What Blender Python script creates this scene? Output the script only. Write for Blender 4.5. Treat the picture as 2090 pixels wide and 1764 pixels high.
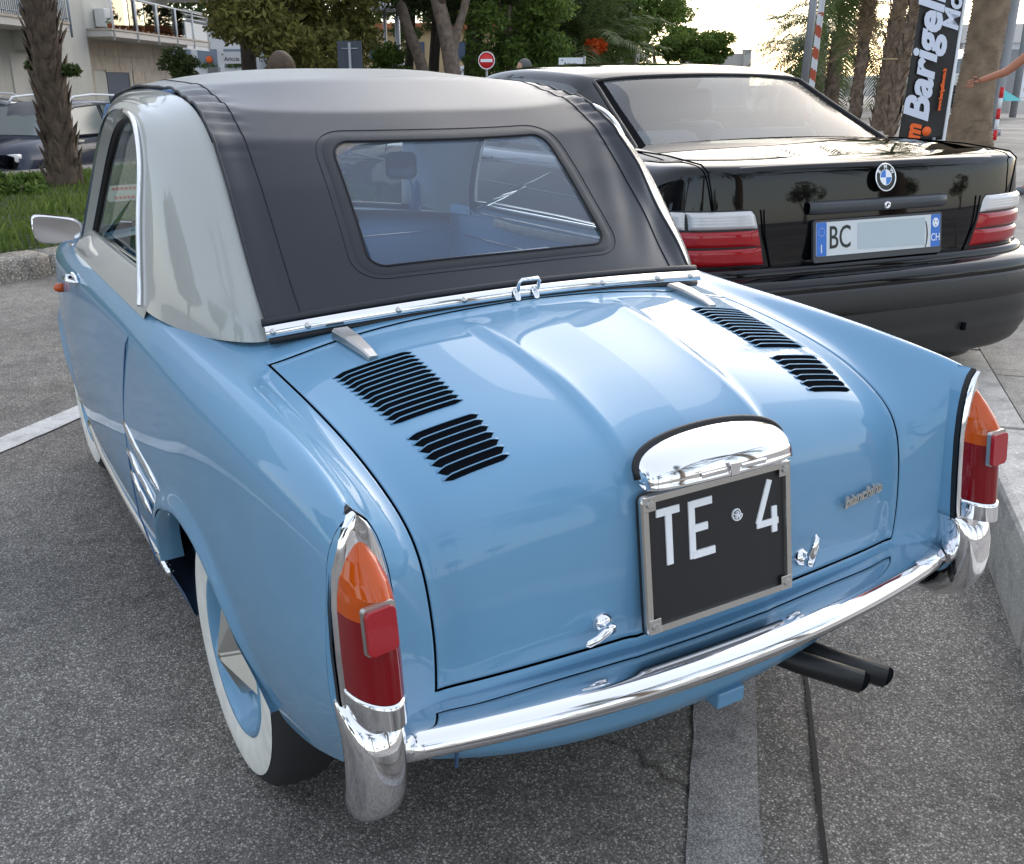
import bpy, bmesh, math, random
import numpy as np
from mathutils import Vector, Matrix, noise
R = math.radians
rnd = random.Random(7)
for o in list(bpy.data.objects): bpy.data.objects.remove(o)
scn = bpy.context.scene
COL = scn.collection

# ---------------------------------------------------------------- camera
cam_d = bpy.data.cameras.new('camera'); cam = bpy.data.objects.new('camera', cam_d); COL.objects.link(cam)
PITCH, YAW, ROLL = R(70.4995), R(-30.163), R(-0.475)
cam.matrix_world = Matrix.Translation((-1.01005, -1.55859, 1.26364)) @ (Matrix.Rotation(YAW, 4, 'Z') @ Matrix.Rotation(PITCH, 4, 'X') @ Matrix.Rotation(ROLL, 4, 'Z'))
cam_d.sensor_fit = 'HORIZONTAL'; cam_d.sensor_width = 36
cam_d.lens = 2034.45 / 2090 * 36
cam_d.shift_x = 47.55 / 2090
cam_d.clip_start = 0.02; cam_d.clip_end = 3000
scn.camera = cam

# ---------------------------------------------------------------- sky, sun, exposure
SUN_AZ = R(56)          # clockwise from +Y
SUN_EL = R(24)
w = bpy.data.worlds.new('World'); scn.world = w; w.use_nodes = True
nt = w.node_tree; nt.nodes.clear()
sky = nt.nodes.new('ShaderNodeTexSky'); sky.sky_type = 'NISHITA'; sky.sun_disc = False
sky.sun_elevation = SUN_EL; sky.sun_rotation = SUN_AZ
sky.air_density = 1.0; sky.dust_density = 1.3; sky.ozone_density = 1.0
bg = nt.nodes.new('ShaderNodeBackground'); bg.inputs[1].default_value = 0.15
wo = nt.nodes.new('ShaderNodeOutputWorld')
# thin even veil of high cloud over the clear sky model
veil = nt.nodes.new('ShaderNodeMix'); veil.data_type = 'RGBA'; veil.inputs[0].default_value = .36; veil.inputs[7].default_value = (7.2, 7.3, 7.6, 1)
nt.links.new(sky.outputs[0], veil.inputs[6]); nt.links.new(veil.outputs[2], bg.inputs[0]); nt.links.new(bg.outputs[0], wo.inputs[0])
sd = bpy.data.lights.new('sun', 'SUN'); sd.energy = 0.5; sd.angle = R(55); sd.color = (1.0, .93, .82)
so = bpy.data.objects.new('sun', sd); COL.objects.link(so)
sdir = Vector((math.sin(SUN_AZ) * math.cos(SUN_EL), math.cos(SUN_AZ) * math.cos(SUN_EL), math.sin(SUN_EL)))
so.rotation_euler = (-sdir).to_track_quat('-Z', 'Y').to_euler()
scn.view_settings.view_transform = 'Standard'; scn.view_settings.look = 'None'
scn.view_settings.exposure = 1.08; scn.view_settings.gamma = 1
scn.view_settings.use_curve_mapping = False

# ---------------------------------------------------------------- materials
def newmat(name):
    m = bpy.data.materials.new(name); m.use_nodes = True
    return m, m.node_tree, m.node_tree.nodes['Principled BSDF']
def pbr(name, col, rough=.5, metal=0, coat=0, spec=.5, noise_amt=0, noise_scale=20, bump=0, bump_scale=200, sheen=0, trans=0, ior=1.45, coat_rough=.03, obj=True, c2=None, alpha=1):
    m, t, b = newmat(name)
    b.inputs['Base Color'].default_value = (*col, 1); b.inputs['Roughness'].default_value = rough
    b.inputs['Metallic'].default_value = metal; b.inputs['Coat Weight'].default_value = coat
    b.inputs['Coat Roughness'].default_value = coat_rough; b.inputs['Specular IOR Level'].default_value = spec
    b.inputs['Sheen Weight'].default_value = sheen; b.inputs['Transmission Weight'].default_value = trans
    b.inputs['IOR'].default_value = ior; b.inputs['Alpha'].default_value = alpha
    if noise_amt or bump:
        tc = t.nodes.new('ShaderNodeTexCoord')
    if noise_amt:
        n = t.nodes.new('ShaderNodeTexNoise'); n.inputs['Scale'].default_value = noise_scale; n.inputs['Detail'].default_value = 6
        t.links.new(tc.outputs['Object'], n.inputs['Vector'])
        r = t.nodes.new('ShaderNodeValToRGB'); r.color_ramp.elements[0].position = .3; r.color_ramp.elements[1].position = .7
        k = 1 - noise_amt
        r.color_ramp.elements[0].color = (*[c * k for c in col], 1) if c2 is None else (*c2, 1)
        r.color_ramp.elements[1].color = (*[min(1, c * (1 + noise_amt * .6)) for c in col], 1) if c2 is None else (*col, 1)
        t.links.new(n.outputs['Fac'], r.inputs[0]); t.links.new(r.outputs[0], b.inputs['Base Color'])
    if bump:
        n2 = t.nodes.new('ShaderNodeTexNoise'); n2.inputs['Scale'].default_value = bump_scale; n2.inputs['Detail'].default_value = 3
        t.links.new(tc.outputs['Object'], n2.inputs['Vector'])
        bp = t.nodes.new('ShaderNodeBump'); bp.inputs['Strength'].default_value = bump; bp.inputs['Distance'].default_value = .002
        t.links.new(n2.outputs['Fac'], bp.inputs['Height']); t.links.new(bp.outputs[0], b.inputs['Normal'])
    return m

M = {}
M['blue'] = pbr('light_blue_paint', (.138, .308, .478), .45, 0, .78, .25, noise_amt=.05, noise_scale=3)
M['grey_paint'] = pbr('warm_grey_paint', (.36, .37, .35), .35, 0, 1.0)
M['canvas'] = pbr('dark_canvas', (.010, .0135, .021), .30, 0, 0, .6, bump=.22, bump_scale=900, sheen=.6, noise_amt=.12, noise_scale=5)
M['canvas'].node_tree.nodes['Principled BSDF'].inputs['Sheen Roughness'].default_value = .13
M['canvas_dark'] = pbr('canvas_hem', (.018, .021, .027), .5, 0, 0, .5, bump=.2, bump_scale=900)
M['stitch'] = pbr('black_thread', (.008, .008, .01), .7)
M['chrome'] = pbr('chrome', (.86, .86, .88), .06, 1)
M['alu'] = pbr('brushed_aluminium', (.50, .49, .47), .36, 1)
M['steel'] = pbr('satin_steel', (.55, .54, .52), .25, 1)
M['black'] = pbr('black_rubber', (.012, .012, .013), .45)
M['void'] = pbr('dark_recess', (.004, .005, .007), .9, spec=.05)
M['tyre'] = pbr('tyre_rubber', (.02, .02, .021), .8, bump=.3, bump_scale=150)
M['white_rubber'] = pbr('white_sidewall', (.72, .71, .66), .6, noise_amt=.12, noise_scale=30)
M['plate_black'] = pbr('black_number_plate', (.014, .014, .016), .4)
M['white_paint'] = pbr('white_enamel', (.85, .86, .88), .4)
M['red_lens'] = pbr('red_lens', (.20, .0015, .005), .12, 0, .7, .3)
M['red_reflector'] = pbr('red_reflector', (.36, .004, .012), .15, 0, .6, .3, bump=.2, bump_scale=700)
M['orange_lens'] = pbr('orange_lens', (.52, .075, .002), .12, 0, .7, .3)
M['trim_blue'] = pbr('interior_blue', (.20, .42, .66), .45)
M['dark_blue'] = pbr('interior_dark_blue', (.07, .14, .27), .5)
def glassmat(name, tint=(1, 1, 1), refl_rough=.02, gloss=1.0, haze=0.0, haze_col=(.5, .55, .6)):
    m, t, b = newmat(name); t.nodes.remove(b); out = t.nodes['Material Output']
    tr = t.nodes.new('ShaderNodeBsdfTransparent'); tr.inputs[0].default_value = (*tint, 1)
    gl = t.nodes.new('ShaderNodeBsdfGlossy'); gl.inputs['Roughness'].default_value = refl_rough
    fr = t.nodes.new('ShaderNodeFresnel'); fr.inputs[0].default_value = 1.5
    mu = t.nodes.new('ShaderNodeMath'); mu.operation = 'MULTIPLY'; mu.inputs[1].default_value = gloss
    geo = t.nodes.new('ShaderNodeNewGeometry')
    # same fresnel seen from both faces
    t.links.new(geo.outputs['True Normal'], fr.inputs['Normal']) if False else None
    mx = t.nodes.new('ShaderNodeMixShader')
    t.links.new(fr.outputs[0], mu.inputs[0]); t.links.new(mu.outputs[0], mx.inputs[0])
    src = tr.outputs[0]
    if haze:
        df = t.nodes.new('ShaderNodeBsdfDiffuse'); df.inputs[0].default_value = (*haze_col, 1)
        m2 = t.nodes.new('ShaderNodeMixShader'); m2.inputs[0].default_value = haze
        t.links.new(tr.outputs[0], m2.inputs[1]); t.links.new(df.outputs[0], m2.inputs[2]); src = m2.outputs[0]
    t.links.new(src, mx.inputs[1]); t.links.new(gl.outputs[0], mx.inputs[2]); t.links.new(mx.outputs[0], out.inputs[0])
    return m
M['glass'] = glassmat('window_glass', (.86, .93, .92))
M['vinyl'] = glassmat('clear_vinyl', (.90, .94, 1.0), .04, 1.1, haze=.12, haze_col=(.45, .55, .75))

# ---------------------------------------------------------------- helpers
def link(o, parent=None):
    COL.objects.link(o)
    if parent is not None: o.parent = parent
    return o
def tag(o, label=None, cat=None, group=None, kind=None):
    if label: o['label'] = label
    if cat: o['category'] = cat
    if group: o['group'] = group
    if kind: o['kind'] = kind
    return o
def thing(name, label, cat, loc=(0, 0, 0), rz=0, group=None):
    o = bpy.data.objects.new(name, None); o.empty_display_size = .2
    o.location = loc; o.rotation_euler = (0, 0, rz); COL.objects.link(o)
    return tag(o, label, cat, group)
def mesh(name, v, f, mat, parent=None, smooth=True, mats=None, midx=None):
    me = bpy.data.meshes.new(name)
    me.from_pydata([tuple(map(float, p)) for p in v], [], [tuple(int(i) for i in q) for q in f])
    if mats:
        for m in mats: me.materials.append(m)
        me.polygons.foreach_set('material_index', midx)
    else:
        me.materials.append(M[mat] if isinstance(mat, str) else mat)
    if smooth: me.polygons.foreach_set('use_smooth', [True] * len(me.polygons))
    me.update()
    return link(bpy.data.objects.new(name, me), parent)
def grid(name, P, mat, parent=None, closed_u=False, closed_v=False, smooth=True, mask=None, caps=False):
    P = np.asarray(P, float); nv, nu = P.shape[:2]; f = []
    for j in range(nv if closed_v else nv - 1):
        for i in range(nu if closed_u else nu - 1):
            if mask is not None and not mask[j][i]: continue
            a, b = j * nu + i, j * nu + (i + 1) % nu
            j2 = (j + 1) % nv
            f.append((a, b, j2 * nu + (i + 1) % nu, j2 * nu + i))
    if caps:
        f.append(tuple(range(nu))[::-1]); f.append(tuple((nv - 1) * nu + i for i in range(nu)))
    return mesh(name, P.reshape(-1, 3), f, mat, parent, smooth)
def frames(path, closed=False, up=(0, 0, 1)):
    path = [Vector(p) for p in path]; n = len(path); out = []
    for i in range(n):
        a = path[(i - 1) % n] if (closed or i > 0) else path[0]
        b = path[(i + 1) % n] if (closed or i < n - 1) else path[-1]
        t = (b - a).normalized(); u = Vector(up)
        s = t.cross(u)
        if s.length < 1e-4: s = t.cross(Vector((1, 0, 0)))
        s.normalize(); out.append((path[i], t, s, s.cross(t).normalized()))
    return out
def tube(name, path, r, mat, parent=None, closed=False, seg=8, up=(0, 0, 1), flat=1.0, smooth=True):
    fr = frames(path, closed, up); P = []
    for k, (p, t, s, n) in enumerate(fr):
        rr = r[k] if hasattr(r, '__len__') else r
        P.append([p + s * (rr * math.cos(a)) + n * (rr * flat * math.sin(a)) for a in [2 * math.pi * i / seg for i in range(seg)]])
    return grid(name, P, mat, parent, closed_u=True, closed_v=closed, caps=not closed, smooth=smooth)
def sweep(name, path, prof, mat, parent=None, closed=False, up=(0, 0, 1), closed_prof=True, caps=True, smooth=True, scale=None):
    """prof = [(side, up)]"""
    P = []
    for k, (p, t, s, n) in enumerate(frames(path, closed, up)):
        sc = scale[k] if scale is not None else 1
        P.append([p + s * (a * sc) + n * (b * sc) for a, b in prof])
    return grid(name, P, mat, parent, closed_u=closed_prof, closed_v=closed, caps=caps and not closed and closed_prof, smooth=smooth)
def lathe(name, prof, mat, parent=None, seg=32, axis='Z', loc=(0, 0, 0), smooth=True, caps=True):
    P = []
    for r, h in prof:
        row = []
        for i in range(seg):
            a = 2 * math.pi * i / seg; c, s = r * math.cos(a), r * math.sin(a)
            row.append({'Z': (c, s, h), 'X': (h, c, s), 'Y': (c, h, s)}[axis])
        P.append(row)
    P = np.array(P) + np.array(loc)
    o = grid(name, P, mat, parent, closed_u=True, smooth=smooth, caps=caps)
    fixn(o); return o
def fixn(o):
    bm = bmesh.new(); bm.from_mesh(o.data); bmesh.ops.recalc_face_normals(bm, faces=bm.faces); bm.to_mesh(o.data); bm.free()
def box(name, x0, x1, y0, y1, z0, z1, mat, parent=None, bevel=0, rot=None, smooth=False, seg=2):
    bm = bmesh.new()
    vs = [bm.verts.new((x, y, z)) for x in (x0, x1) for y in (y0, y1) for z in (z0, z1)]
    for q in ((0, 1, 3, 2), (4, 6, 7, 5), (0, 4, 5, 1), (2, 3, 7, 6), (0, 2, 6, 4), (1, 5, 7, 3)): bm.faces.new([vs[i] for i in q])
    if bevel: bmesh.ops.bevel(bm, geom=list(bm.edges), offset=bevel, segments=seg, profile=.5, affect='EDGES')
    if rot is not None: bmesh.ops.transform(bm, matrix=rot, verts=bm.verts)
    bmesh.ops.recalc_face_normals(bm, faces=bm.faces)
    me = bpy.data.meshes.new(name); bm.to_mesh(me); bm.free()
    me.materials.append(M[mat] if isinstance(mat, str) else mat)
    if bevel and smooth: me.polygons.foreach_set('use_smooth', [True] * len(me.polygons))
    return link(bpy.data.objects.new(name, me), parent)
def prism(name, pts, depth, mat, parent=None, mtx=None, bevel=0, smooth=False):
    """pts = outline in local XY (ccw), extruded along +Z by depth, transformed by mtx"""
    bm = bmesh.new()
    lo = [bm.verts.new((x, y, 0)) for x, y in pts]; hi = [bm.verts.new((x, y, depth)) for x, y in pts]
    top = bm.faces.new(hi); bm.faces.new(lo[::-1])
    for i in range(len(pts)):
        j = (i + 1) % len(pts); bm.faces.new((lo[i], lo[j], hi[j], hi[i]))
    if bevel: bmesh.ops.bevel(bm, geom=list(top.edges), offset=bevel, segments=2, profile=.6, affect='EDGES')
    if mtx is not None: bmesh.ops.transform(bm, matrix=mtx, verts=bm.verts)
    bmesh.ops.recalc_face_normals(bm, faces=bm.faces)
    me = bpy.data.meshes.new(name); bm.to_mesh(me); bm.free()
    me.materials.append(M[mat] if isinstance(mat, str) else mat)
    if smooth: me.polygons.foreach_set('use_smooth', [True] * len(me.polygons))
    return link(bpy.data.objects.new(name, me), parent)
def rrect(w, h, r, n=5):
    out = []
    for cx, cy, a0 in ((w / 2 - r, h / 2 - r, 0), (-w / 2 + r, h / 2 - r, 90), (-w / 2 + r, -h / 2 + r, 180), (w / 2 - r, -h / 2 + r, 270)):
        for k in range(n + 1):
            a = R(a0 + 90 * k / n); out.append((cx + r * math.cos(a), cy + r * math.sin(a)))
    return out
def mtx(o, x, y, z=None):
    x = Vector(x).normalized(); y = Vector(y); y = (y - x * y.dot(x)).normalized(); z = x.cross(y)
    m = Matrix((x, y, z)).transposed().to_4x4(); m.translation = Vector(o); return m
def text(name, s, size, mat, parent, m, depth=.001, bold=0, align='CENTER', xs=1.0, shear=0):
    c = bpy.data.curves.new('tmp', 'FONT'); c.body = s; c.size = size; c.align_x = align; c.align_y = 'CENTER'
    c.extrude = depth; c.offset = bold; c.shear = shear; c.resolution_u = 3
    o = bpy.data.objects.new('tmp', c); COL.objects.link(o)
    me = bpy.data.meshes.new_from_object(o.evaluated_get(bpy.context.evaluated_depsgraph_get()))
    bpy.data.objects.remove(o); bpy.data.curves.remove(c)
    me.transform(m @ Matrix.Diagonal((xs, 1, 1, 1))); me.materials.clear(); me.materials.append(M[mat] if isinstance(mat, str) else mat)
    me.name = name
    return link(bpy.data.objects.new(name, me), parent)
def joinv(parts):
    V, F = [], []
    for v, f in parts:
        k = len(V); V += list(v); F += [tuple(i + k for i in q) for q in f]
    return V, F
def dup(o, parent=None, **kw):
    c = o.copy(); COL.objects.link(c)
    if parent is not None: c.parent = parent
    for ch in list(o.children): dup(ch, c)
    return c
def sstep(a, b, x):
    t = np.clip((x - a) / (b - a), 0, 1); return t * t * (3 - 2 * t)
def crv(pts, n):
    """Catmull-Rom through points, n samples"""
    pts = [np.array(p, float) for p in pts]; out = []
    for k in range(n):
        t = k / (n - 1) * (len(pts) - 1); i = min(int(t), len(pts) - 2); t -= i
        p1, p2 = pts[i], pts[i + 1]; p0 = pts[i - 1] if i else 2 * p1 - p2; p3 = pts[i + 2] if i + 2 < len(pts) else 2 * p2 - p1
        out.append(.5 * ((2 * p1) + (p2 - p0) * t + (2 * p0 - 5 * p1 + 4 * p2 - p3) * t * t + (3 * p1 - p0 - 3 * p2 + p3) * t ** 3))
    return out
def bsp(CP, t, axis):
    """uniform cubic B-spline along axis with phantom ends; t array in [0,n-1]"""
    CP = np.moveaxis(CP, axis, 0); n = len(CP)
    E = np.concatenate([[2 * CP[0] - CP[1]], CP, [2 * CP[-1] - CP[-2]]])
    t = np.clip(np.asarray(t, float), 0, n - 1 - 1e-9); i = t.astype(int); f = t - i
    sh = (-1,) + (1,) * (CP.ndim - 1); f = f.reshape(sh)
    w0 = (1 - f) ** 3 / 6; w1 = (3 * f ** 3 - 6 * f ** 2 + 4) / 6; w2 = (-3 * f ** 3 + 3 * f ** 2 + 3 * f + 1) / 6; w3 = f ** 3 / 6
    out = w0 * E[i] + w1 * E[i + 1] + w2 * E[i + 2] + w3 * E[i + 3]
    return np.moveaxis(out, 0, axis)
def bcorr(P, k=.8):
    P = np.asarray(P, float); Q = P.copy()
    for ax in (0, 1):
        n = P.shape[ax]; B = bsp(Q, np.arange(n), ax); Q = Q + k * (Q - B)
    return Q
# ================================================================ the light blue car: body surface
ip = np.interp
FY = [2.44, 2.40, 2.25, 2.05, 1.85, 1.65, 1.45, 1.25, 1.05, .85, .68, .52, .38, .25]
C0 = [(.13, .875), (.05, .868), (-.05, .856), (-.15, .841), (-.25, .820), (-.33, .799), (-.41, .768), (-.46, .735), (-.495, .69), (-.508, .64), (-.514, .58), (-.516, .52), (-.513, .46), (-.505, .41), (-.49, .36), (-.475, .30)]
CA = [(.13, .860), (.05, .852), (-.05, .840), (-.15, .824), (-.25, .802), (-.33, .780), (-.40, .752), (-.445, .720), (-.475, .680), (-.490, .63), (-.497, .57), (-.50, .52), (-.50, .46), (-.492, .41), (-.48, .37), (-.465, .345)]
LX = [.515, .515, .512, .508, .503, .498, .492, .486, .480, .475, .472, .47, .47, .47, .47, .47]
CL = [(.13, .822), (.05, .812), (-.05, .800), (-.15, .786), (-.25, .767), (-.32, .747), (-.38, .722), (-.425, .695), (-.455, .66), (-.472, .61), (-.48, .565), (-.485, .52), (-.485, .46), (-.48, .42), (-.47, .385), (-.455, .365)]
KX = [.592, .588, .586, .584, .583, .583, .584, .588, .594, .600, .603, .605, .605, .60, .595, .585]
CK = [(.13, .828), (.05, .824), (-.05, .819), (-.15, .813), (-.25, .805), (-.33, .797), (-.41, .787), (-.47, .776), (-.514, .760), (-.528, .70), (-.534, .62), (-.537, .55), (-.53, .48), (-.515, .425), (-.495, .395), (-.48, .375)]
KXf = lambda y: ip(y, [.13, .3, .5, .8, 1.1, 1.4, 1.7, 2.0, 2.25, 2.44], [.592, .602, .61, .610, .602, .585, .56, .52, .45, .34])
KZf = lambda y: ip(y, [.13, .3, .5, .8, 1.1, 1.4, 1.7, 2.0, 2.25, 2.44], [.828, .838, .848, .856, .858, .85, .83, .79, .70, .50])
XS = lambda y: ip(y, [-.51, -.4, -.2, 0, .2, .5, .9, 1.3, 1.6, 1.9, 2.15, 2.35, 2.44], [.638, .646, .656, .662, .664, .666, .664, .655, .637, .607, .56, .48, .38])
ZB = lambda y: ip(y, [-.51, -.35, -.22, .08, .45, .6, 2.0, 2.44], [.385, .318, .288, .268, .268, .24, .22, .30])
def srow(y, kx, kz):
    xs = float(XS(y)); zb = float(ZB(y)); out = []
    out.append((kx + .42 * (xs - kx), y, kz - .010))
    out.append((kx + .80 * (xs - kx), y, kz - .040))
    out.append((xs - .004, y, kz - .085))
    for k, (dx, f) in enumerate([(0, .82), (.003, .64), (.001, .46), (-.008, .28), (-.024, .12), (-.042, 0)]):
        out.append((xs + dx, y, zb + f * (kz - .085 - zb)))
    return out
rows = []
for y in FY:
    kx, kz = float(KXf(y)), float(KZf(y)); r = [(fx * kx, y, kz + dz) for fx, dz in ((0, .045), (.25, .042), (.5, .030), (.72, .016), (.86, .006), (.94, .002), (1, 0))]
    rows.append(r + srow(y, kx, kz))
for j in range(16):
    a, l, c, k, lx, kx = CA[j], CL[j], C0[j], CK[j], LX[j], KX[j]
    b15 = tuple(np.array(c) * .72 + np.array(a) * .28)
    m = np.array(a) * .38 + np.array(l) * .62; bow = .006 if j < 8 else .003
    p42 = (.42, m[0] - (.004 if j > 6 else 0), m[1] + bow)
    t = .5
    mid = (lx + (kx - lx) * .55, l[0] + (k[0] - l[0]) * .5, l[1] + (k[1] - l[1]) * (.34 if j < 9 else .5))
    r = [(0, *c), (.15, *b15), (.30, *a), p42, (lx, *l), mid, (kx, *k)]
    if j <= 8: sr = srow(k[0], kx, k[1])
    else: sr = [(p[0], p[1] - .0005 * (j - 8), p[2]) for p in srow(CK[8][0], KX[8], CK[8][1])]
    rows.append(r + sr)
CAGE = bcorr(np.array(rows), .8)
NR, NC = CAGE.shape[:2]      # 30 rows, 16 columns
J0 = len(FY)
def surf(U, V):
    """tensor evaluation on sample lists"""
    return bsp(bsp(CAGE, V, 0), U, 1)
def vsub(a, b, n): return list(np.linspace(a, b, n, endpoint=False))
g = .0045
# u samples: fine near the spine ridge and the lid edge (u=4)
U = vsub(0, 1, 14) + vsub(1, 3, 26) + vsub(3, 3.9, 12) + [3.93, 3.955, 3.975, 4.0 - .012, 4.0 + .05, 4.08, 4.12] + vsub(4.2, 6, 18) + vsub(6, 15, 126) + [14.9999]
V = vsub(0, 13, 130) + vsub(13, J0 + 1.05, 22) + [J0 + 1.09, J0 + 1.115, J0 + 1.18, J0 + 1.22] + vsub(J0 + 1.3, J0 + 12.05, 150) + [J0 + 12.1, J0 + 12.13, J0 + 12.20, J0 + 12.26] + vsub(J0 + 12.35, J0 + 15, 22) + [J0 + 14.9999]
U, V = np.array(U), np.array(V)
S = surf(U, V)                                    # [nv, nu, 3], right hand side (+x)
uu, vv = np.meshgrid(U, V)
X, Y, Z = S[..., 0], S[..., 1], S[..., 2]
# pressed spine on the lid: two spear shaped creases that fade towards the number plate
def normals(S):
    du = np.gradient(S, axis=1); dv = np.gradient(S, axis=0); n = np.cross(dv, du)
    return n / (np.linalg.norm(n, axis=2, keepdims=True) + 1e-12)
NN = normals(S)
xr = ip(Y, [-.5, -.3, 0], [.140, .140, .166])
amp = .008 * sstep(-.01, -.07, Y) * sstep(-.60, -.40, Y)
d = np.abs(X) - xr
ridge = amp * np.where(d < 0, np.exp(d / .045), 1 - sstep(0, .016, d))
ridge = np.where(vv > J0 + .5, ridge, 0)
# the dished shelf round the plate lamp
S = S + NN * ridge[..., None]
# edges of the lid fall into the gap
lidm = (uu < 4.001) & (vv > J0 + 1.1) & (vv < J0 + 12.15)
eu = np.where(uu < 4.0, (4.0 - uu) * .17, (uu - 4.04) * .17)
ev0 = np.where(vv > J0 + 1.15, (vv - (J0 + 1.15)) * .09, ((J0 + 1.15) - vv) * .09)
ev1 = np.abs(vv - (J0 + 12.15)) * .055
inlid_v = (vv > J0 + 1.05) & (vv < J0 + 12.25)
ed = np.where(inlid_v, np.abs(eu), 9); ed = np.minimum(ed, np.where(uu < 4.06, np.minimum(ev0, ev1), 9))
S = S - NN * (.005 * np.clip(1 - ed / .005, 0, 1) ** 2)[..., None]
def cell(c0): return (c0[:-1, :-1] & c0[1:, :-1] & c0[:-1, 1:] & c0[1:, 1:])
Xc, Yc, Zc = [(a[:-1, :-1] + a[1:, 1:]) / 2 for a in (X, Y, Z)]
uc, vc = [(a[:-1, :-1] + a[1:, 1:]) / 2 for a in (uu, vv)]
lid_c = cell(lidm)
gap_c = ((uc > 3.985) & (uc < 4.05) & (vc > J0 + 1.1) & (vc < J0 + 12.2)) | ((uc < 4.05) & (((vc > J0 + 1.115) & (vc < J0 + 1.18)) | ((vc > J0 + 12.13) & (vc < J0 + 12.20))))
cabin = (uc < 5.0) & (vc < J0 - .55) & (Yc < 1.36)
nofar = (uc > 6.0) & (vc > J0 + 8.0)              # side columns end at the tail lamp
car = thing('vintage_convertible_car', 'light blue vintage car with grey pillars, dark canvas roof and black number plate', 'car')
def both(P):
    Q = P.copy(); Q[..., 0] *= -1; return Q
def emit(name, cells, mat, parent, side='both', S_=None, fn=None):
    S_ = S if S_ is None else S_
    nv, nu = S_.shape[:2]; parts = []
    for sgn in ((1, -1) if side == 'both' else ((1,) if side == 'R' else (-1,))):
        P = S_.copy(); P[..., 0] *= sgn
        jj, ii = np.nonzero(cells); a = jj * nu + ii
        q = np.stack([a, a + 1, a + nu + 1, a + nu], 1)
        if sgn > 0: q = q[:, ::-1]
        used = np.unique(q); mp = -np.ones(nv * nu, int); mp[used] = np.arange(len(used))
        parts.append((P.reshape(-1, 3)[used], mp[q]))
    Vv, Ff = joinv(parts)
    o = mesh(name, Vv, Ff, mat, parent)
    bm = bmesh.new(); bm.from_mesh(o.data); bmesh.ops.remove_doubles(bm, verts=bm.verts, dist=1e-5); bmesh.ops.recalc_face_normals(bm, faces=bm.faces); bm.to_mesh(o.data); bm.free()
    return o
# wheel arches: vertices inside the arch curve are pulled out to it
RA, FA, WR = .08, 1.92, .262
def archR(th):   # radius of rear arch by angle (0 = forward, 90 = up, 180 = rearward)
    return ip(np.degrees(th), [-60, 0, 30, 60, 90, 120, 150, 180, 240], [.42, .40, .335, .285, .268, .262, .268, .31, .40])
def arch_apply(S, cyy, czz, rf):
    dy, dz = S[..., 1] - cyy, S[..., 2] - czz; rr = np.hypot(dy, dz); th = np.arctan2(dz, dy); th = np.where(th < -math.pi / 2, th + 2 * math.pi, th)
    R_ = rf(th); side = (uu > 7.5) & (vv < J0 + 8.3)
    inside = side & (rr < R_)
    ncell = inside[:-1, :-1] & inside[1:, :-1] & inside[:-1, 1:] & inside[1:, 1:]
    k = np.where(inside, R_ / np.maximum(rr, 1e-6), 1)
    edge = inside
    S2 = S.copy(); S2[..., 1] = np.where(edge, cyy + dy * k, S[..., 1]); S2[..., 2] = np.where(edge, czz + dz * k, S[..., 2])
    # rolled lip swelling round the opening
    dist = np.maximum(rr - R_, 0); lip = np.where(side, .011 * np.exp(-(dist / .026) ** 2) * (1 - sstep(135, 175, np.degrees(th))), 0)
    S2[..., 0] = S2[..., 0] + lip
    return S2, ncell
S, cutR = arch_apply(S, RA, .262, archR)
S, cutF = arch_apply(S, FA, .262, lambda th: ip(np.degrees(th), [-60, 0, 90, 180, 240], [.33, .31, .285, .31, .33]))
door_rear = lambda z: ip(z, [.2, .45, .58, .65, .73, .80, .87], [.56, .60, .585, .555, .505, .455, .40])
side_c = (uc > 6.6)
door_c = side_c & (Yc > door_rear(Zc)) & (Yc < 1.32) & (Zc > .27) & (vc < J0)
body_c = ~(lid_c | gap_c | cabin | nofar | cutR | cutF | door_c)
emit('body', body_c, 'blue', car)
lid = emit('engine_lid', lid_c & ~gap_c, 'blue', car)
emit('door', door_c, 'blue', car, 'L'); emit('door', door_c, 'blue', car, 'R')
# dark channel below the shut lines of the lid
Sg = S - NN * .009
emit('shut_line', (uc > 3.8) & (uc < 4.25) & (vc > J0 + .9) & (vc < J0 + 12.4) | (uc < 4.25) & ((abs(vc - J0 - 1.15) < .3) | (abs(vc - J0 - 12.16) < .25)), 'void', car, S_=Sg)
# corner strips closing rear face to side
for sg in (1, -1):
    a = surf([6.0], np.linspace(J0 + 8, J0 + 14.999, 24))[:, 0]; b = surf(np.linspace(6.01, 14.999, 200), [J0 + 8.0])[0]
    P = []
    zs = b[:, 2]
    for p in a:
        yb = ip(p[2], zs[::-1], b[::-1, 1]); xb = ip(p[2], zs[::-1], b[::-1, 0])
        if p[2] < zs[-1]: xb = b[-1, 0] - (zs[-1] - p[2]) * .4; yb = b[-1, 1] + (zs[-1] - p[2]) * .5
        P.append([(sg * p[0], p[1], p[2]), (sg * (p[0] * .5 + xb * .5 + .003), p[1] * .4 + yb * .6 - .004, p[2]), (sg * xb, yb, p[2])])
    grid('rear_corner', P, 'blue', car)
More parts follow.
